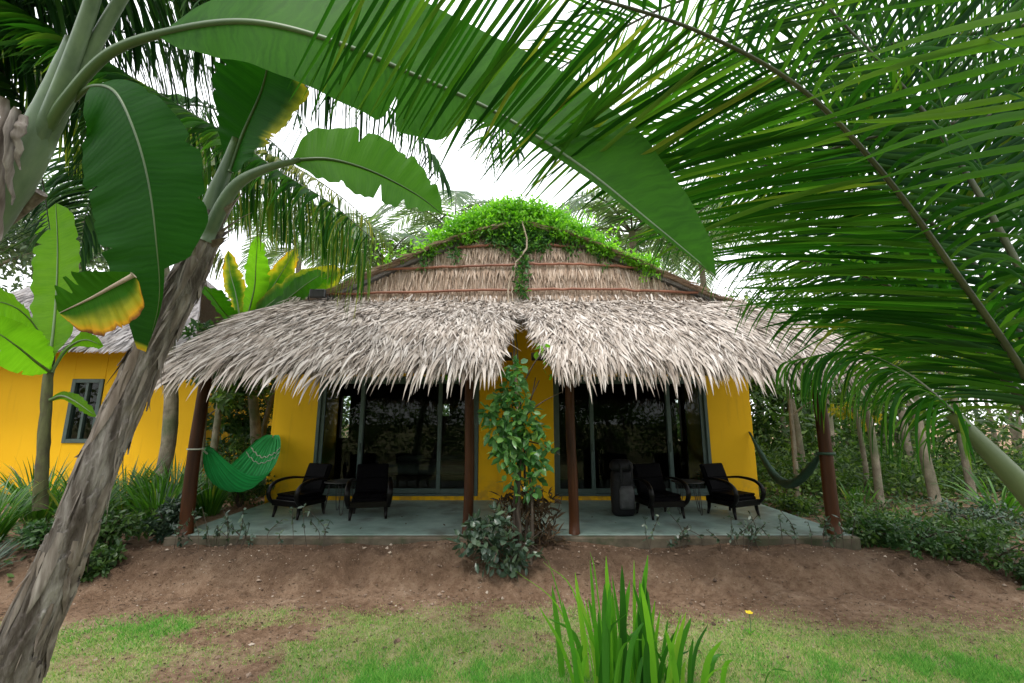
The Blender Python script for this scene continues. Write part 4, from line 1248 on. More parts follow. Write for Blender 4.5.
# yellowing broad-leaved plant behind the roof corner
yf = thing("banana_plant", "yellowing banana plant with brown edged leaves behind the thatch corner", "banana plant", (-5.3, 9.6, 0))
MB().tube(spline([(-5.5, 9.6, -.1), (-5.6, 9.6, 1.5), at(245, 330, 9.6)], 16), np.linspace(.13, .08, 16), 12, rough=.04).build("trunk", M["bark_pale"], yf)
def age_y(s, u): return np.clip(.20 + .55 * np.abs(u) ** 2 * (.6 + .8 * vnoise(s * 12, u * 0, 7)) - .25 * vnoise(s * 4, u * 2, 2), 0, 1)
def age_y2(s, u): return np.clip(.25 * np.abs(u) ** 2 + .35 * sstep(.5, 1, s) * vnoise(s * 7, u * 3, 2), 0, 1)
for q, (cs, wd, ag, mt) in enumerate((([(242, 330), (236, 295), (230, 272), (228, 250)], .26, age_y, "banana_leaf"), ([(246, 330), (262, 305), (280, 275), (297, 248)], .30, age_y, "banana_leaf"),
                         ([(245, 325), (254, 290), (256, 262), (258, 235)], .30, None, "banana_young"), ([(248, 325), (275, 300), (310, 285), (345, 270)], .40, age_y2, "banana_leaf"),
                         ([(240, 330), (222, 310), (208, 292), (196, 285)], .34, None, "banana_leaf"), ([(250, 330), (280, 305), (305, 285), (325, 272)], .26, None, "banana_leaf"))):
    m_ = MB()
    c_ = [at(a, b, 9.5 - .15 * q * i_) for i_, (a, b) in enumerate(cs)]
    broad_leaf(m_, c_, [nrm(np.cross(c_[-1] - c_[0], [0, 1, .2]))] * 4, Wd((0, .03), (.2, wd * .7), (.6, wd), (.9, wd * .5), (1, 0)), Wd((0, .03), (.2, wd * .7), (.6, wd), (.9, wd * .5), (1, 0)), .25, [(.4, 1, .4, .02), (.6, -1, .4, .02)], ag, ns=50, rib=.02, seed=40 + q, wave=.03)
    m_.build("leaf", [M[mt], M["petiole"]], yf)

# ------------------------------------------------------------------ palms
def frond(mb, ctrl, up, n=80, L=1.0, W=.04, a0=20, a1=60, droop=.6, s0=.15, lift=.15, rach=.022, seed=0, right_lift=None, seg=7, jit=1.0, lr=(1, 1), tipL=.35, up_tip=None, ar=None, droop_r=None, nr=None, Lr=1.0):
    r = np.random.default_rng(seed)
    ns = 120
    P, _ = aspline(ctrl, ns)
    T = nrm(np.gradient(P, axis=0))
    up = np.asarray(up, float)
    upv = np.broadcast_to(up, (ns, 3)) if up_tip is None else up + (np.asarray(up_tip, float) - up) * np.linspace(0, 1, ns)[:, None]
    S = nrm(np.cross(T, upv)); Nn = nrm(np.cross(S, T))
    s = np.linspace(0, 1, ns)
    for sg in (-1, 1):
        n_all = n
        if sg < 0 and nr is not None: n = nr
        q = np.linspace(s0, .995, n) + r.normal(0, .003, n)
        q = np.clip(q, 0, .999)
        i = (q * (ns - 1)).astype(int); f = (q * (ns - 1) - i)[:, None]
        i2 = np.minimum(i + 1, ns - 1)
        b = P[i] * (1 - f) + P[i2] * f
        sn = (q - s0) / (1 - s0)
        b0_, b1_ = (a0, a1) if (sg > 0 or ar is None) else ar
        al = np.radians(np.interp(sn, [0, 1], [b0_, b1_]) + r.normal(0, 3.5 * jit, n))
        lf = lift if (sg > 0 or right_lift is None) else right_lift
        d = S[i] * (sg * np.cos(al))[:, None] + T[i] * np.sin(al)[:, None] + Nn[i] * (lf + r.normal(0, .07 * jit, n))[:, None]
        ln = L * np.interp(sn, [0, .12, .35, .7, 1], [.55, .9, 1, .8, tipL]) * (1 + r.normal(0, .05, n)) * lr[0 if sg < 0 else 1] * (Lr if sg < 0 else 1) * (r.uniform(.6, 1.2, n) if (sg < 0 and nr is not None) else 1)
        mb.strips(b, d, Nn[i] + S[i] * (sg * -.55) + r.normal(0, .15 * jit, (n, 3)), ln, W * np.interp(sn, [0, .4, 1], [.9, 1, .55]) * r.uniform(.8, 1.15, n), seg,
                  np.interp(np.linspace(0, 1, seg + 1), [0, .15, .5, .85, 1], [.45, .95, 1, .5, .05]), (droop if (sg > 0 or droop_r is None) else droop_r) * r.uniform(.6, 1.5, n), fold=.35, lateral=r.normal(0, .10 * jit, (n, 3)))
        n = n_all
    mb.tube(P, np.interp(s, [0, s0, .5, 1], [rach * 1.7, rach * 1.15, rach * .75, rach * .2]), 7, 1)
    return mb

def px_frond(parent, pts, up, mat="palm_leaf", rmat="rachis", **kw):
    m_ = MB()
    frond(m_, [dp(*p) for p in pts], up, **kw)
    return m_.build("frond", [M[mat], M[rmat]], parent)

# young coconut palm beside the camera, fronds arching up and over the yard
cp = thing("coconut_palm", "low young coconut palm whose long fronds arch up over the yard", "palm tree", (3.45, 2.45, -.1))
MB().tube(spline([(3.5, 2.45, -.15), (3.45, 2.42, .35), dp(1095, 530, 2.4)], 12), np.linspace(.17, .10, 12), 14, rough=.05).build("trunk", M["bark_palm"], cp)
px_frond(cp, [(1095, 525, 2.4), (1032, 388, 2.3), (955, 272, 2.2), (880, 170, 2.1), (800, 88, 2.0), (702, 33, 1.95), (602, 0, 1.9), (480, -32, 1.9), (360, -60, 1.9)], (.1, .8, .6), n=165, L=1.2, W=.030, a0=46, a1=27, ar=(5, 20), droop_r=5.5, nr=70, Lr=.62, droop=.30, s0=.17, lift=.05, right_lift=.15, rach=.016, seed=1, tipL=.62)
px_frond(cp, [(1095, 530, 2.5), (1010, 385, 2.7), (915, 300, 3.0), (815, 262, 3.3), (725, 262, 3.6)], (0, .3, 1), n=62, L=1.0, W=.030, a0=30, a1=50, droop=1.6, s0=.25, lift=-.3, seed=2)
px_frond(cp, [(1095, 515, 2.8), (1020, 335, 3.0), (940, 230, 3.3), (830, 172, 3.6), (720, 165, 3.9)], (0, .6, .8), n=150, L=1.2, W=.030, a0=20, a1=50, droop=.6, s0=.2, lift=-.05, seed=3)
px_frond(cp, [(1085, 560, 1.85), (1020, 482, 1.95), (960, 418, 2.1), (905, 372, 2.3), (850, 352, 2.5), (785, 362, 2.7)], (.2, .3, 1), n=40, L=.62, W=.020, a0=15, a1=45, droop=4.5, s0=.40, lift=-.5, rach=.010, seed=4)
MB().tube(spline([dp(1090, 566, 1.86), dp(1020, 484, 1.96), dp(952, 414, 2.12)], 16), np.linspace(.075, .034, 16), 12, squash=(1, .8)).build("leaf_stalk", M["rachis_yellow"], cp)
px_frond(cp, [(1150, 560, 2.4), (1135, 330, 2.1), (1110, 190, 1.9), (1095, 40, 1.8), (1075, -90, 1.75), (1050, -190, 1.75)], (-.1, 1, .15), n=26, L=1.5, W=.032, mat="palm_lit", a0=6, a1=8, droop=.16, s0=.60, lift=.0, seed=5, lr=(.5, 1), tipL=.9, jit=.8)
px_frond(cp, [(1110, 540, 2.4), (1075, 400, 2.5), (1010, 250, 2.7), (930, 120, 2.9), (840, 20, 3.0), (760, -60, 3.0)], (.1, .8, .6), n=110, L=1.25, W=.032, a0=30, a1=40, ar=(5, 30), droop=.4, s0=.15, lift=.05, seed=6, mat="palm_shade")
# tall coconut palm beyond it
cp2 = thing("coconut_palm", "tall coconut palm whose fronds spread level above the smaller palm", "palm tree", (6.2, 3.9, -.05))
crown = dp(1290, 40, 3.6)
MB().tube(spline([(crown[0] + .3, crown[1] + .2, -.15), (crown[0] + .2, crown[1] + .1, 2.0), crown], 16), np.linspace(.19, .12, 16), 14, rough=.04).build("trunk", M["bark_palm"], cp2)
c3 = (1290, 40, 3.6)
for q, (pts, up_, mt, L_, dr_) in enumerate((
        ([c3, (1130, 60, 3.4), (1000, 112, 3.3), (862, 140, 3.3), (750, 180, 3.4), (660, 240, 3.5)], (.1, .5, 1), "palm_leaf", 1.15, .7),
        ([c3, (1120, 10, 3.6), (1000, 30, 3.7), (860, 50, 3.8), (720, 95, 3.9), (640, 145, 4.1)], (.1, .6, 1), "palm_leaf", 1.2, .6),
        ([c3, (1100, -40, 3.3), (950, -50, 3.3), (800, -35, 3.4), (670, 5, 3.6), (580, 55, 3.8), (512, 108, 4.0), (490, 140, 4.1)], (.1, .5, 1), "palm_leaf", 1.0, .9),
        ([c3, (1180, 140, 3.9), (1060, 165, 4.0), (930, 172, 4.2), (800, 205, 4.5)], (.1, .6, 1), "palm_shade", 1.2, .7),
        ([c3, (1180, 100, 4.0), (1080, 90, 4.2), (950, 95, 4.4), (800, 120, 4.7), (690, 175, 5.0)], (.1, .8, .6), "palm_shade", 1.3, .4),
        ([c3, (1180, 250, 4.2), (1090, 320, 4.6), (990, 325, 5.0), (890, 350, 5.4)], (.1, .6, 1), "palm_yellow", 1.1, .8))):
    px_frond(cp2, pts, up_, mat=mt, n=105, L=L_, W=.034, a0=18, a1=52, droop=dr_, s0=.18, lift=-.05, seed=11 + q)

# palm beyond the banana plants
cp3 = thing("coconut_palm", "coconut palm with drooping dark fronds behind the banana leaves", "palm tree", (-6.5, 4.8, 0))
c4p = dp(-75, -40, 5.2)
MB().tube(spline([(c4p[0] - .4, c4p[1], -.15), (c4p[0] - .2, c4p[1], 2.5), c4p], 16), np.linspace(.2, .13, 16), 14, rough=.04).build("trunk", M["bark_palm"], cp3)
c4 = (-75, -40, 5.2)
for q, (pts, mt, L, dr, ln) in enumerate((
        ([c4, (20, 10, 5.1), (110, 65, 5.0), (185, 110, 4.9), (235, 140, 4.8), (280, 172, 4.7), (330, 203, 4.6), (372, 238, 4.5)], "palm_leaf", 1.05, 1.8, 170),
        ([c4, (0, 40, 6.2), (90, 100, 6.2), (180, 140, 6.2), (260, 178, 6.1), (330, 215, 6.0), (370, 262, 6.0)], "palm_yellow", 1.3, 1.6, 170),
        ([c4, (100, -40, 5.6), (250, -30, 5.8), (370, 10, 6.0), (450, 62, 6.1), (495, 112, 6.2), (512, 150, 6.2)], "palm_shade", 1.0, 1.8, 170),
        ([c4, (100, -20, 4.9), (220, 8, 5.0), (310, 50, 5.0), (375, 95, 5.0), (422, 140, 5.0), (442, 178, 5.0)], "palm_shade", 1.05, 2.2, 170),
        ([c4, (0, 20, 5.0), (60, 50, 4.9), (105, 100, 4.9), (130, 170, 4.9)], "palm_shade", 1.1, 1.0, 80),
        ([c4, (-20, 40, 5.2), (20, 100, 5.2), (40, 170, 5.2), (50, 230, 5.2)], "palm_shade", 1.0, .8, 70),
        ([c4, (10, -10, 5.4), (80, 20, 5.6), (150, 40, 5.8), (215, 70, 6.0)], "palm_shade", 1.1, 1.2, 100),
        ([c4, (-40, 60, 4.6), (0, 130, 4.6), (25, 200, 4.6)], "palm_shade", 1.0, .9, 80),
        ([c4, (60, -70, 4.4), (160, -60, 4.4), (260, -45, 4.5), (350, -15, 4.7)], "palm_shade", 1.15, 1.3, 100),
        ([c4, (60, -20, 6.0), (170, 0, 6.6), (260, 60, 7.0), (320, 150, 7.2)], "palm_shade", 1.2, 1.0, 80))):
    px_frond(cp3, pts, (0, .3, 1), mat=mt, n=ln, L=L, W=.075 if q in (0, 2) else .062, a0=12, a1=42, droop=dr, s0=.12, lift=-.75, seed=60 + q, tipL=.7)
cp4 = thing("coconut_palm", "coconut palm with yellow green frond hanging beside the thatch gable", "palm tree", (-5.9, 8.2, 0))
c5p = at(150, 120, 8.6)
MB().tube(spline([(-6.78, 8.6, -.1), (-6.80, 8.6, 2.4), c5p], 16), np.linspace(.135, .10, 16), 12, rough=.06).build("trunk", M["bark_pale"], cp4)
c5 = (150, 120, c5p[1] / ray(150, 120)[1])
for q, (pts, mt) in enumerate((
        ([c5, (215, 138, 8.4), (285, 162, 8.2), (345, 200, 8.0), (392, 246, 7.9)], "palm_yellow"),
        ([c5, (225, 170, 8.8), (290, 205, 8.8), (335, 250, 8.8)], "palm_leaf"),
        ([c5, (190, 105, 8.6), (240, 120, 8.6), (290, 160, 8.6), (320, 215, 8.6)], "palm_shade"),
        ([c5, (120, 150, 8.6), (90, 200, 8.6), (80, 260, 8.6)], "palm_shade"),
        ([c5, (170, 160, 8.4), (200, 200, 8.2), (225, 262, 8.0)], "palm_yellow"))):
    px_frond(cp4, pts, (0, .3, 1), mat=mt, n=105, L=1.35, W=.075, a0=12, a1=50, droop=2.0, s0=.12, lift=-.6, seed=80 + q)

# far palms behind the roof
def far_palm(px, py, Y, fr, L, label, seed, n=9):
    r = np.random.default_rng(seed)
    c = at(px, py, Y)
    t = thing("coconut_palm", label, "palm tree", (c[0], Y, 0))
    MB().tube(spline([(c[0] + .4, Y, -.1), (c[0] + .1, Y, c[2] * .5), c], 12), np.linspace(.2, .12, 12), 10).build("trunk", M["bark_palm"], t)
    for q in range(n):
        a = q / n * 2 * np.pi + r.uniform(-.2, .2)
        el = r.uniform(.25, 1.0)
        h = np.array([math.cos(a), math.sin(a), 0])
        pts = [c, c + h * L * .35 + np.array([0, 0, L * .32 * el]), c + h * L * .72 + np.array([0, 0, L * .25 * el]), c + h * L + np.array([0, 0, -L * .15 + .1 * el])]
        m_ = MB()
        frond(m_, pts, (0, 0, 1), n=60, L=L * .30, W=.075, a0=15, a1=55, droop=1.0, s0=.12, lift=-.1, rach=.03, seed=seed * 20 + q, seg=4)
        m_.build("frond", [M["palm_far"], M["rachis"]], t)
far_palm(632, 232, 15.0, 11, 3.6, "pale coconut palm showing above the roof slope near the giant leaf tip", 5, 13)
far_palm(455, 236, 19.0, 9, 4.2, "faint coconut palm rising just behind the vine covered ridge", 6, 12)
far_palm(385, 262, 17.0, 9, 3.6, "half hidden coconut palm behind the gable slope near the floodlight", 7, 13)
far_palm(700, 250, 19.0, 9, 4.5, "faint coconut palm behind the fronds beyond the roof's sloping end", 8, 13)
far_palm(300, 250, 21.0, 9, 4.5, "pale coconut palm far behind the yellowing banana leaves", 9, 13)

# ------------------------------------------------------------------ leaf clouds
def leaf_cloud(mb, C, R, n, L, W, r, up=.5, hollow=.35, droop=.6, mat=0, seg=3):
    C = np.asarray(C, float); R = np.broadcast_to(np.asarray(R, float), (3,))
    d = nrm(r.normal(0, 1, (n, 3)))
    rad = (hollow + (1 - hollow) * r.random(n) ** .6)
    p = C + d * rad[:, None] * R
    dr = nrm(d * .6 + r.normal(0, .7, (n, 3)) + np.array([0, 0, -.1]))
    nn = nrm(r.normal(0, .6, (n, 3)) + np.array([0, 0, up]) + d * .4)
    mb.strips(p, dr, nn, L * r.uniform(.6, 1.3, n), W * r.uniform(.7, 1.2, n), seg, np.interp(np.linspace(0, 1, seg + 1), [0, .4, .7, 1], [.15, 1, .8, .05]), droop, mat, fold=.2)

def clumpy(mb, C, R, n_cl, n_leaf, L, W, r, cr=.35, mat=0, seg=3, flat=.8):
    C = np.asarray(C, float); R = np.broadcast_to(np.asarray(R, float), (3,))
    for q in range(n_cl):
        d = nrm(r.normal(0, 1, 3)); c = C + d * R * r.random() ** .45
        s = R.mean() * cr * r.uniform(.6, 1.3)
        leaf_cloud(mb, c, (s, s, s * flat), n_leaf, L, W, r, hollow=.1, mat=mat, seg=seg)

# vine on the roof ridge
vn = thing("roof_vine", "bright green creeper spread over the ridge of the thatched gable", "vine", (.1, 8.5, 6.2))
r = np.random.default_rng(77)
mb = MB(); md = MB()
for q in range(430):
    x = r.normal(0.0, 0.95) if r.random() < .75 else r.uniform(-2.3, 3.1)
    x = np.clip(x, -2.4, 3.2)
    hgt = .02 + (.14 + .46 * math.sqrt(max(0, 1 - ((x + .05) / 1.9) ** 2))) * r.random()
    z = gtop(x) + .06 + hgt
    leaf_cloud(mb, (x, gy_(z) - .1 + r.uniform(-.15, .7), z), (.20, .20, .15), 60, r.choice([.065, .085, .13]), .045, r, hollow=.1)
for q in range(100):                                  # trailing down over the front of the gable
    x = r.normal(.15, .50); dz = abs(r.normal(0, .27))
    z = gtop(x) - dz + .1
    leaf_cloud(md, (x, gy_(z) - .16, z), (.16, .08, .15), 30, .11, .05, r, hollow=.1)
for q in range(16):
    z = 5.5 - q * .085; x = .17 + .06 * math.sin(q * 1.3) + r.normal(0, .05)
    leaf_cloud(md, (x, gy_(z) - .2, z), (.12, .06, .09), 20, .11, .05, r, hollow=.1)
for (x, z) in ((-1.75, 5.0), (-1.8, 4.85), (-1.7, 5.15), (1.75, 5.1), (1.9, 4.9), (-1.2, 5.2), (1.1, 5.3)):
    leaf_cloud(md, (x, gy_(z) - .16, z), (.12, .06, .13), 22, .10, .045, r, hollow=.1)
for q in range(85):                                 # spilling over the roof edge
    x = r.uniform(-1.7, 3.0) if r.random() < .6 else r.normal(.1, .7)
    z = gtop(x) + r.uniform(-.02, .16) - .25 * (r.random() < .18) * r.random()
    leaf_cloud(mb, (x, gy_(z) - .22, z), (.12, .08, .08), 20, .08, .04, r, hollow=.1)
for q in range(110):                                  # sprigs
    x = r.normal(.1, 1.2); z = gtop(x) + .2
    n_ = 14
    b = np.array([x, gy_(z) + .1, z]) + np.linspace(0, 1, n_)[:, None] * np.array([r.normal(0, .25), r.normal(0, .2), r.uniform(.2, .7)])
    mb.strips(b, r.normal(0, 1, (n_, 3)) + (0, 0, .2), r.normal(0, .5, (n_, 3)) + (0, 0, 1), r.uniform(.07, .13, n_), .045, 3, [.15, 1, .8, .05], .5)
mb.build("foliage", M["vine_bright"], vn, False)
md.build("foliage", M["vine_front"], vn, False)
mb = MB()
for x0 in (-2.2, -.9, 1.4, 3.0):
    pts = spline([(.1, gy_(5.8) - .1, 5.86), ((.1 + x0) / 2, gy_(5.8) - .06, gtop((.1 + x0) / 2) + .14), (x0, gy_(5.2) - .06, gtop(x0) + .14)], 14)
    mb.tube(pts + r.normal(0, .02, pts.shape), .016, 6)
mb.build("stem", M["liana"], vn)

# climber between the doors, its liana running up the gable
cl = thing("climbing_plant", "leafy climber with dark trunk growing between the two porch halves", "climbing plant", (.1, 5.75, .05))
r = np.random.default_rng(31)
mb = MB()
base = np.array([.10, 5.62, .02])
for q in range(6):
    o = r.normal(0, .08, 2)
    pts = [base + (o[0], o[1], 0), base + (o[0] * 1.4 - .02, o[1] + .05, .6), base + (o[0] * .7 + .0, o[1] + .12, 1.3 + r.uniform(-.2, .3)), base + (r.normal(0, .2), .25, 2.0 + r.uniform(-.2, .3))]
    mb.tube(spline(pts, 16) + r.normal(0, .008, (16, 3)), np.linspace(.024, .007, 16), 8)
for (a, b) in (((520, 420), (562, 392)), ((520, 440), (560, 455)), ((520, 400), (485, 420)), ((522, 470), (490, 455)), ((525, 380), (545, 350))):
    mb.tube(spline([at(*a, 5.65), (at(*a, 5.65) + at(*b, 5.6)) / 2 + (0, 0, .04), at(*b, 5.6)], 8), np.linspace(.012, .005, 8), 6)
mb.build("trunk", M["bark_dark"], cl)
mb = MB()
pts = [at(520, 470, 5.65), at(516, 390, 6.3), at(513, 340, 7.3), at(509, 310, 8.0), at(509, 285, 8.25), at(517, 262, 8.3), at(527, 245, 8.35), at(522, 222, 8.4)]
mb.tube(spline(pts, 50) + r.normal(0, .006, (50, 3)), .019, 7)
pts = [at(524, 470, 5.65), at(519, 390, 6.4), at(517, 345, 7.3), at(513, 310, 8.0), at(512, 285, 8.3)]
mb.tube(spline(pts, 40) + r.normal(0, .006, (40, 3)), .012, 7)
mb.build("stem", M["liana"], cl)
mb = MB()
for (px, py, s, n_) in ((515, 372, .20, 40), (508, 392, .24, 60), (528, 405, .20, 40), (500, 412, .24, 60), (520, 425, .26, 70), (536, 432, .22, 45), (505, 440, .24, 60), (530, 452, .22, 45), (515, 458, .2, 40), (495, 430, .2, 35), (545, 465, .18, 30), (540, 478, .16, 24), (485, 415, .16, 20), (556, 448, .12, 12), (500, 455, .16, 24), (512, 480, .16, 18), (530, 492, .15, 16)):
    leaf_cloud(mb, at(512 + (px - 512) * .8, py, 5.58), (s * .8, s * .7, s * .9), n_, .14, .08, r, hollow=.1, droop=1.2)
mb.build("foliage", M["climber"], cl, False)
mb = MB()
for (px, py, s, n_) in ((546, 352, .14, 12), (553, 368, .14, 12), (440, 364, .12, 10), (452, 374, .12, 10)):
    leaf_cloud(mb, at(px, py, 5.7), (s, s * .8, s), n_, .13, .07, r, hollow=.1, droop=.8)
mb.build("foliage", M["vine_bright"], cl, False)

sh = thing("shrub", "low grey green shrub with rounded leaves at the foot of the climber", "shrub", (-.1, 5.45, .0))
mb = MB()
for q in range(14):
    a = r.uniform(0, 6.28)
    mb.tube(spline([(-.1, 5.55, -.02), (-.1 + .25 * math.cos(a), 5.5 + .2 * math.sin(a), .28), (-.1 + .5 * math.cos(a), 5.45 + .35 * math.sin(a), .4 * r.random() + .1)], 7), .007, 5)
mb.build("stem", M["bark_dark"], sh)
mb = MB()
for (px, py, s, n_) in ((470, 542, .20, 60), (487, 532, .24, 80), (505, 545, .22, 70), (490, 555, .2, 60), (515, 560, .18, 50), (475, 528, .16, 40), (500, 520, .2, 50), (508, 575, .1, 16), (530, 548, .16, 30)):
    leaf_cloud(mb, at(px, py, 5.4), (s, s, s * .8), n_, .095, .065, r, hollow=.1, droop=.5)
mb.build("foliage", M["shrub_blue"], sh, False)
dk = thing("dead_brush", "heap of dark dry brush at the climber's trunk", "brush", (.3, 5.8, .1))
mb = MB()
for (px, py, s, n_) in ((520, 500, .2, 120), (515, 545, .2, 120), (540, 520, .22, 130), (548, 540, .2, 120), (530, 505, .2, 100), (545, 500, .16, 60), (515, 525, .2, 80), (505, 505, .16, 60)):
    leaf_cloud(mb, at(px, py, 5.85), (s, s, s), n_, .14, .03, r, hollow=.1, droop=.8)
mb.build("foliage", M["dry_leaf"], dk, False)
mb = MB()
for q in range(16):
    a = r.uniform(0, 6.28); b = np.array([.3, 5.85, .05])
    mb.tube(spline([b, b + (.2 * math.cos(a), .15 * math.sin(a), .3), b + (.35 * math.cos(a), .25 * math.sin(a), .6 * r.random() + .15)], 6), .006, 5)
mb.build("stem", M["bark_dark"], dk)

# iris clump in the foreground
ic = thing("sword_leaf_plant", "clump of upright green sword leaves at the lower edge of the lawn", "plant", (.98, 3.35, -.15))
r = np.random.default_rng(15)
mb = MB()
blades = [(565, 690, 552, 585, 0), (580, 690, 562, 600, .1), (590, 690, 575, 572, 0), (600, 690, 590, 560, 0), (606, 690, 598, 610, 0), (612, 690, 606, 556, 0), (618, 690, 612, 590, 0), (625, 690, 622, 565, 0), (630, 690, 640, 600, 0), (636, 690, 634, 560, 0),
          (640, 690, 644, 575, 0), (645, 690, 655, 600, 0), (650, 690, 660, 610, 0), (655, 690, 648, 590, 0), (660, 690, 668, 618, 0), (668, 690, 686, 612, 0), (676, 690, 672, 634, 0), (690, 690, 692, 640, 0), (700, 690, 722, 640, .2), (705, 690, 735, 655, .5),
          (598, 690, 628, 612, .5), (612, 690, 652, 640, .6), (585, 690, 566, 640, .3), (622, 690, 600, 640, .2), (640, 690, 625, 630, .3), (720, 690, 745, 664, .5), (650, 690, 672, 650, .4), (590, 690, 548, 618, .6), (632, 690, 648, 555, 0), (602, 690, 578, 590, .1), (615, 690, 630, 580, .0), (628, 690, 612, 575, 0), (646, 690, 638, 610, .1), (662, 690, 690, 650, .3), (760, 695, 792, 672, .4)]
for q in range(34):
    x0 = r.uniform(572, 705); x1 = x0 + r.normal((x0 - 630) * .15, 16)
    blades.append((x0, 690, x1, r.uniform(578, 655) + max(0, x0 - 650) * .5, r.uniform(0, .3)))
for q, (x0, y0, x1, y1, cv) in enumerate(blades):
    D = 3.02 + r.uniform(-.12, .2)
    b0 = dp(x0, y0 + 22, D); b0[2] = min(b0[2], -.1)
    t0 = dp(x1, y1, D + r.uniform(-.15, .15))
    pts = spline([b0, b0 * .5 + t0 * .5 + np.array([(x0 - x1) * .0004 * (1 + cv * 4), 0, .05 + .22 * cv]), t0], 10)
    w = r.uniform(.013, .027)
    a = r.uniform(-.7, .7)
    sd_ = np.array([math.cos(a), math.sin(a), 0])
    pr = np.interp(np.linspace(0, 1, 10), [0, .3, .7, .9, 1], [.8, 1, .85, .5, .04])
    Gp = np.stack([pts - sd_ * (w * pr)[:, None], pts + np.array([sd_[1], -sd_[0], 0]) * (w * .35 * pr)[:, None], pts + sd_ * (w * pr)[:, None]], 1)
    mb.grid(Gp)
# thin arching blades
for (x0, y0, xm, ym, x1, y1) in ((590, 690, 560, 610, 516, 571), (600, 690, 575, 595, 543, 562), (610, 690, 596, 580, 590, 552), (585, 690, 560, 600, 548, 560)):
    D = 2.98
    pts = spline([dp(x0, y0 + 15, D), dp(xm, ym, D), dp(x1, y1, D)], 12)
    mb.strips(pts[:1], pts[1:2] - pts[:1], [(0, -1, .3)], [0.01], [.001], 1, [1, 1])
    pr = np.interp(np.linspace(0, 1, 12), [0, .5, 1], [1, .8, .1]) * .006
    mb.grid(np.stack([pts - np.array([1, 0, .3]) * pr[:, None], pts + np.array([1, 0, .3]) * pr[:, None]], 1))
mb.build("foliage", M["iris"], ic)

fw = thing("flower", "single small yellow flower standing in the lawn", "flower", at(750, 632, 4.3))
p0 = at(750, 634, 4.25); p1 = at(749, 613, 4.25)
MB().tube(spline([p0 - (0, 0, .03), (p0 + p1) / 2 + (.01, 0, 0), p1], 8), .005, 6).build("stem", M["petiole"], fw)
mb = MB()
a = np.linspace(0, 2 * np.pi, 7)[:-1]
mb.strips(np.repeat(p1[None], 6, 0), np.stack([np.cos(a), np.sin(a) * .8 - .3, np.full(6, .35)], -1), np.tile((0, -.5, 1.0), (6, 1)), .035, .026, 4, [.3, .9, 1, .7, .1], .8, fold=.2)
mb.build("petal", M["petal"], fw)
mb = MB(); mb.strips(np.repeat(p0[None], 5, 0), np.stack([np.cos(a[:5]), np.sin(a[:5]), np.full(5, .8)], -1), np.tile((0, 0, 1.0), (5, 1)), .07, .02, 4, None, .8)
mb.build("foliage", M["iris"], fw)

# ------------------------------------------------------------------ planting around
def lily(x, y, h, n, label, seed, mat="lily", spread=.6, w=.035, group=None):
    r = np.random.default_rng(seed)
    z0 = float(gh(x, y))
    t = thing("strap_leaf_lily", label, "plant", (x, y, z0), group)
    a = r.uniform(0, 6.28, n); q = r.random(n)
    b = np.stack([x + .14 * np.cos(a) * q, y + .14 * np.sin(a) * q, np.full(n, z0 - .02)], -1)
    d = np.stack([np.cos(a) * spread * r.uniform(.2, 1.1, n), np.sin(a) * spread * r.uniform(.2, 1.1, n), np.ones(n)], -1)
    m_ = MB().strips(b, d, np.stack([np.cos(a) * .5, np.sin(a) * .5 - .3, np.ones(n)], -1), h * r.uniform(.7, 1.25, n), w * r.uniform(.7, 1.2, n), 7, np.interp(np.linspace(0, 1, 8), [0, .2, .7, 1], [.7, 1, .8, .05]), r.uniform(.7, 1.8, n), fold=.3)
    m_.build("foliage", M[mat], t)
    return t
def bush(x, y, R, hz, label, seed, mat="shrub", n_cl=22, n_leaf=60, L=.08, W=.04, name="shrub", z=None):
    r = np.random.default_rng(seed)
    z0 = float(gh(x, y)) if z is None else z
    t = thing(name, label, "shrub", (x, y, z0))
    m_ = MB()
    for q in range(10):
        a = r.uniform(0, 6.28); f = r.uniform(.4, .9)
        m_.tube(spline([(x, y, z0 - .03), (x + R * .3 * math.cos(a), y + R * .3 * math.sin(a), z0 + hz * .5), (x + R * f * math.cos(a), y + R * f * math.sin(a), z0 + hz * r.uniform(.6, 1.1))], 7), np.linspace(.014, .004, 7), 5)
    m_.build("stem", M["bark_dark"], t)
    m_ = MB()
    clumpy(m_, (x, y, z0 + hz * .55), (R, R, hz * .55), n_cl, n_leaf, L, W, r, .4)
    m_.build("foliage", M[mat], t, False)
    return t

# left bed: strap-leaved lilies before the neighbour's wall
LL = [(-6.9, 6.0, .85, "strap-leaved lily clump nearest the young banana trunk"), (-6.2, 6.6, .80, "tall strap-leaved lily clump right of the young banana trunk"), (-5.6, 7.2, .8, "strap-leaved lily clump seen just past the leaning trunk"), (-5.15, 7.7, .75, "strap-leaved lily clump beside the outer porch post"),
      (-5.9, 7.9, .85, "strap-leaved lily clump against the neighbour's yellow wall"), (-6.6, 7.7, .9, "strap-leaved lily clump under the neighbour's window"), (-7.6, 7.3, .9, "strap-leaved lily clump at the picture's outermost corner of wall"), (-7.4, 5.7, .7, "low strap-leaved lily clump in front of the young banana plant"),
      (-5.2, 6.7, .7, "strap-leaved lily clump close to the porch corner"), (-8.3, 6.6, .9, "outermost strap-leaved lily clump of the bed")]
for q, (x, y, h, lab) in enumerate(LL):
    if "picture" in lab: lab = "strap-leaved lily clump behind the young banana trunk"
    lily(x, y, h * 1.05, 100, lab, 200 + q, group="strap leaved lilies in the side bed")
lily(-6.25, 5.35, .55, 60, "pale spider-leaved clump at the bed's front corner", 230, "shrub_blue", .9, .025)
bush(-5.15, 5.75, .42, .42, "small dark shrub at the front edge of the lily bed", 301, "shrub")
bush(-4.75, 6.3, .32, .42, "small leafy shrub touching the porch corner by the hammock post", 302, "shrub_blue")
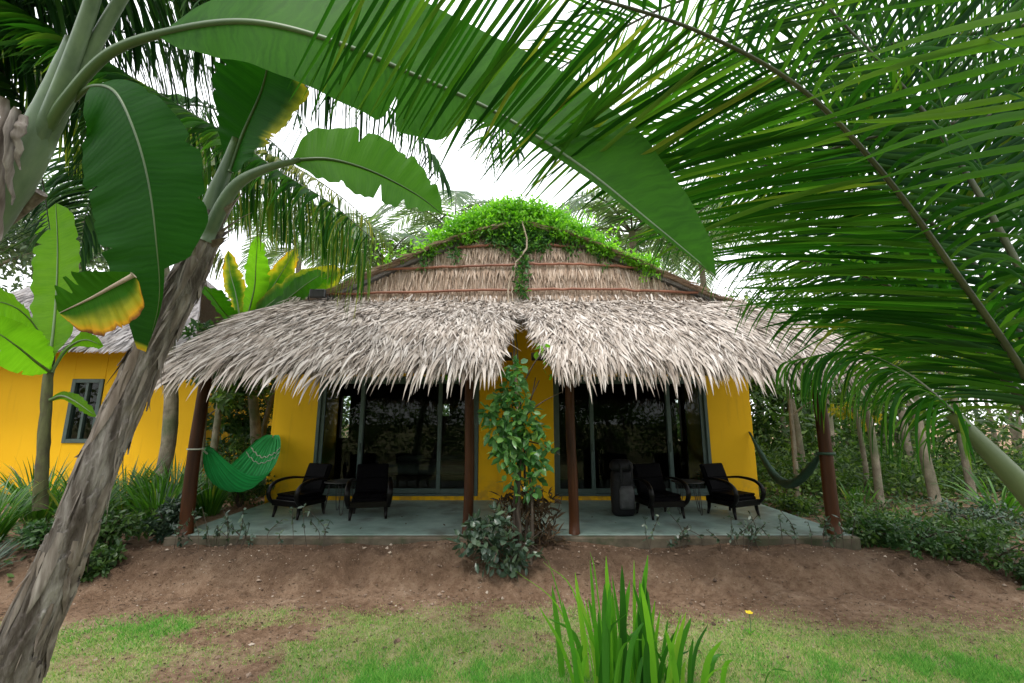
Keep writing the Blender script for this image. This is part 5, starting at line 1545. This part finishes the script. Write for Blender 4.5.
bush(-4.95, 5.45, .3, .28, "low sprawling shrub where the dirt bank meets the lily bed", 303, "shrub")
bush(-5.9, 6.0, .35, .35, "dark shrub between two lily clumps", 304, "vine_dark")
bush(-5.0, 8.3, .5, .7, "leafy shrub behind the green hammock", 305, "shrub")
bush(-6.35, 10.3, .55, 2.6, "tall dense dark shrub against the neighbour's end wall", 307, "vine_dark", 40, 80, .12, .05)
bush(-5.6, 10.9, .6, 2.9, "tall leafy shrub in the gap between the two houses", 308, "shrub", 40, 80, .12, .05)
bush(-5.7, 9.3, .5, 1.2, "taller shrub between the two houses", 306, "wood_leaf", L=.1)

# right bed: low sprawling shrubs beyond the hammock post
RB = [(4.85, 6.35, .45, .45, "low shrub at the porch corner below the rolled hammock's post"), (5.2, 5.95, .5, .45, "dark sprawling shrub beside the porch corner on the dirt bank"), (5.75, 5.6, .55, .42, "sprawling shrub spilling down the bank"), (6.3, 5.2, .55, .40, "bluish shrub at the bank's lowest edge"),
      (5.5, 6.9, .6, .5, "light leafy shrub behind the porch corner shrub"), (6.4, 6.4, .6, .5, "broad shrub in the middle of the side bed"), (7.2, 5.6, .6, .45, "wide shrub by the leaning palm stalk"), (6.0, 7.9, .7, .55, "shrub behind the porch by the garden trunks"), (7.4, 7.2, .7, .6, "shrub at the foot of a slender garden trunk"), (5.3, 8.2, .5, .45, "low shrub growing along the porch side"),
      (6.05, 5.1, .4, .3, "small shrub at the very foot of the bank beside the dirt"), (7.0, 4.85, .5, .32, "lowest sprawling shrub nearest the lawn's edge"),
      (8.3, 6.3, .7, .6, "far side shrub under the palm fronds")]
for q, (x, y, R_, h, lab) in enumerate(RB):
    bush(x, y, R_ * .95, h * (.75 if y < 6.3 else .5), lab, 320 + q, ["shrub", "vine_dark", "shrub", "shrub_blue", "wood_leaf"][q % 5], 20, 62, .07, .032)
lily(6.35, 8.3, .6, 18, "single spiky upright plant among the garden trunks", 341, "lily", .25, .035)
lily(8.6, 8.0, .8, 40, "broad strap-leaved plant on the garden floor by the palm stalk", 342, "lily", .9, .06)

# wispy seedlings along the porch edge
def seedlings(x0, x1, n, label, seed):
    r = np.random.default_rng(seed)
    t = thing("seedling", label, "seedling", ((x0 + x1) / 2, 5.9, .05))
    ms, ml = MB(), MB()
    for q in range(n):
        x = r.uniform(x0, x1); y = r.uniform(5.78, 5.94); h = r.uniform(.15, .5)
        z0 = float(gh(x, y))
        p = spline([(x, y, z0 - .02), (x + r.normal(0, .04), y, z0 + h * .5), (x + r.normal(0, .09), y - .03, z0 + h)], 8)
        ms.tube(p, .004, 5)
        m_ = 9
        i = r.integers(3, 8, m_)
        ml.strips(p[i], r.normal(0, 1, (m_, 3)), r.normal(0, .5, (m_, 3)) + (0, -.3, 1), r.uniform(.04, .085, m_), .03, 3, [.15, 1, .8, .05], .5)
    ms.build("stem", M["bark_dark"], t)
    ml.build("foliage", M["shrub_blue"], t, False)
seedlings(-4.3, -2.3, 26, "wispy seedlings along the porch edge below the hammock end", 401)
seedlings(1.7, 4.4, 34, "wispy seedlings along the porch edge before the backpack and chairs", 402)

# garden trees: slender trunks with airy crowns
def tree(x, y, h, rad, label, seed, bark="bark_pale", leaf="wood_leaf", R_=1.0, lean=(0, 0), n_cl=24, n_leaf=46, L=.16, W=.07, name="tree"):
    r = np.random.default_rng(seed)
    z0 = float(gh(x, y))
    t = thing(name, label, "tree", (x, y, z0))
    top = np.array([x + lean[0], y + lean[1], z0 + h])
    tr = spline([(x, y, z0 - .05), (x + lean[0] * .3 + r.normal(0, .05), y + lean[1] * .3, z0 + h * .4), (x + lean[0] * .7 + r.normal(0, .05), y, z0 + h * .75), top], 16)
    m_ = MB().tube(tr, np.linspace(rad, rad * .45, 16), 10, rough=.05)
    tips = []
    for q in range(8):
        a = r.uniform(0, 6.28); i = r.integers(7, 15)
        e = tr[i] + np.array([math.cos(a) * R_ * r.uniform(.4, .9), math.sin(a) * R_ * r.uniform(.4, .9), r.uniform(.2, .8) * R_])
        m_.tube(spline([tr[i], (tr[i] + e) / 2 + (0, 0, .1), e], 8), np.linspace(rad * .4, rad * .1, 8), 6)
        tips.append(e)
    m_.build("trunk", M[bark], t)
    m_ = MB()
    tips.append(top)
    for q in range(n_cl):
        e = tips[q % len(tips)] + r.normal(0, .28 * R_, 3)
        leaf_cloud(m_, e, np.array([.34, .34, .24]) * R_, n_leaf, L, W, r, hollow=.1)
    m_.build("crown", M[leaf], t, False)
    return t
TR = [(7.0, 8.6, 3.6, .075, "slender pale trunk tree leaning beside the porch garden", (.0, .0)), (8.35, 8.9, 3.8, .10, "tree with thicker pale trunk near the palm stalk", (-.1, 0)), (5.9, 9.3, 3.2, .055, "thin tree just behind the rolled hammock", (.1, 0)), (6.9, 10.6, 3.9, .10, "pale trunk tree standing behind the hammock post", (-.1, 0)),
      (9.8, 9.6, 4.2, .08, "tree in the outermost part of the garden behind the palm", (0, 0)), (8.6, 12.0, 4.4, .10, "tree at the rear of the side garden between two trunks", (.2, 0)), (6.3, 12.6, 4.6, .09, "tree behind the bungalow's rear corner", (0, 0)), (11.2, 12.5, 4.8, .11, "far leafy tree behind the garden trunks", (0, 0))]
for q, (x, y, h, rd, lab, ln) in enumerate(TR):
    tree(x, y, h, rd, lab, 500 + q, lean=ln, bark="bark_pale", leaf="wood_leaf" if q < 5 else "far_leaf", R_=1.0 + .12 * q)
tree(at(865, 470, 9.9)[0], 9.9, 2.6, .06, "thin trunk with yellow leaves beside the hammock post", 520, leaf="croton", R_=.55, n_cl=12, n_leaf=24)
# between the houses
tree(-6.45, 9.25, 3.0, .05, "leafy tree hiding the end of the neighbour's thatch roof", 535, leaf="vine_dark", R_=.75, n_cl=34, n_leaf=50, L=.2, W=.085)
tree(-6.0, 8.9, 3.1, .085, "pale bare trunk in front of the neighbour's wall end", 530, bark="bark_pale", R_=.7, n_cl=10)
tree(-5.55, 9.9, 3.4, .07, "brown trunk between the houses nearest the hammock", 531, bark="bark_pale", R_=.8, n_cl=12, lean=(.15, 0))
tree(-5.05, 10.8, 3.5, .06, "thin trunk close to the bungalow's side wall", 532, bark="bark_dark", R_=.8, n_cl=14, lean=(-.1, 0))
tree(-6.1, 12.2, 4.0, .08, "leafy tree filling the gap between the two houses", 533, leaf="wood_leaf", R_=1.2, n_cl=26)
tree(-16.6, 15.5, 9.4, .2, "tall grey green tree behind the neighbour's thatch roof", 534, leaf="far_leaf", R_=2.2, n_cl=60, n_leaf=60, L=.24, W=.11)
tree(-19.5, 15.0, 8.4, .2, "second tall grey green tree behind the neighbour's roof", 536, leaf="far_leaf", R_=2.4, n_cl=80, n_leaf=60, L=.24, W=.11)

# low ground cover over the garden soil
r = np.random.default_rng(870)
N = 15000
side = r.random(N) < .7
X = np.where(side, r.uniform(4.7, 14, N), r.uniform(-12, -5.0, N)); Y = np.where(side, r.uniform(5.6, 13.5, N), r.uniform(5.2, 9.9, N))
kk = fbm(X * .9, Y * .9, 63, 3) + r.normal(0, .06, N) > .47
kk &= (Y > 5.75 + .15 * np.abs(X - 5)) | (Y > 7) | (X < 0)
X, Y = X[kk], Y[kk]; n_ = len(X)
a = r.uniform(0, 6.28, n_)
mb = MB().strips(np.stack([X, Y, gh(X, Y) + r.uniform(0, .10, n_)], -1), np.stack([np.cos(a), np.sin(a), r.uniform(.1, .9, n_)], -1), np.stack([r.normal(0, .4, n_), r.normal(0, .4, n_) - .2, np.ones(n_)], -1), r.uniform(.05, .13, n_), r.uniform(.03, .06, n_), 3, [.15, 1, .8, .05], .6, fold=.2)
o = mb.build("ground_cover", M["shrub"]); tag(o, "low leafy ground cover over the soil of both side gardens", "ground cover", kind="stuff")
N = 6000
X = np.where(r.random(N) < .7, r.uniform(4.7, 14, N), r.uniform(-12, -5.0, N)); Y = r.uniform(5.4, 13, N)
a = r.uniform(0, 6.28, N)
mb = MB().strips(np.stack([X, Y, gh(X, Y) + .012], -1), np.stack([np.cos(a), np.sin(a), r.normal(.1, .15, N)], -1), np.stack([r.normal(0, .3, N), r.normal(0, .3, N), np.ones(N)], -1), r.uniform(.05, .16, N), r.uniform(.02, .06, N), 3, [.2, 1, .8, .1], .2)
o = mb.build("leaf_litter", M["dry_leaf"]); tag(o, "brown leaf litter under the garden trees beside the porch", "leaf litter", kind="stuff")

# woodland all round, too far and thick to count
mb = MB(); r = np.random.default_rng(900)
mt = MB()
def wood(x, y, h, s, n):
    for q in range(n):
        z = h * r.random() ** .8
        leaf_cloud(mb, (x + r.normal(0, s), y + r.normal(0, s * .7), z + .2), (s * .55, s * .55, s * .45), 34, .26, .11, r, hollow=.05, seg=2)
for q in range(120):
    a = r.uniform(0, 1)
    x = -24 + 48 * a + r.normal(0, .5); y = r.uniform(14.5, 21)
    h = r.uniform(2.2, 4.6) + .8 * max(0, x / 14)
    if -6 < x < 6: h = min(h, 3.6); y = max(y, 15)
    wood(x, y, h, 1.0, 9)
    mt.tube(spline([(x, y, -.2), (x + r.normal(0, .2), y, h * .5), (x + r.normal(0, .4), y, h)], 7), np.linspace(.10, .04, 7), 6)
for q in range(150):                                   # low garden undergrowth
    x = r.uniform(5.2, 15); y = r.uniform(9.2, 14)
    h = r.uniform(.15, 1.1)
    for q2 in range(3):
        leaf_cloud(mb, (x + r.normal(0, .4), y + r.normal(0, .3), h * r.random() + .1), (.5, .4, .35), 60, .13, .06, r, hollow=.05, seg=2)
for q in range(60):
    x = r.uniform(-12, -5.2); y = r.uniform(10.6, 14) if x > -6.6 else r.uniform(14.8, 17)
    leaf_cloud(mb, (x, y, r.uniform(.1, 3.0)), (.55, .4, .5), 60, .16, .07, r, hollow=.05, seg=2)
for q in range(40):
    wood(r.uniform(5.2, 13), r.uniform(14.6, 17.5), r.uniform(3.4, 5.0), .9, 9)
for q in range(46):
    x = r.uniform(8.5, 22); y = r.uniform(5.5, 15)
    if x < 11 and y < 9: continue
    wood(x, y, r.uniform(2.5, 4.5), .9, 8)
for q in range(30):
    wood(r.uniform(-26, -14.5), r.uniform(3, 14), r.uniform(3, 6), 1.0, 8)
for q in range(110):
    x = r.uniform(-16, 16); y = r.uniform(-6.5, -3.2)
    for q2 in range(4):
        leaf_cloud(mb, (x + r.normal(0, .5), y + r.normal(0, .3), r.uniform(.1, 2.2)), (.7, .5, .6), 40, .24, .10, r, hollow=.05, seg=2)
for q in range(90):
    x = r.uniform(-18, 18); y = r.uniform(-11, -5.5)
    wood(x, y, r.uniform(4, 8.5), 1.2, 9)
o = mb.build("woodland", M["wood_leaf"], None, False)
tag(o, "thick tropical woodland closing the view behind the houses and garden", "woodland", kind="stuff")
o = mt.build("undergrowth_trunks", M["bark_pale"]); tag(o, "thin far off trunks standing inside the woodland", "woodland", kind="stuff")
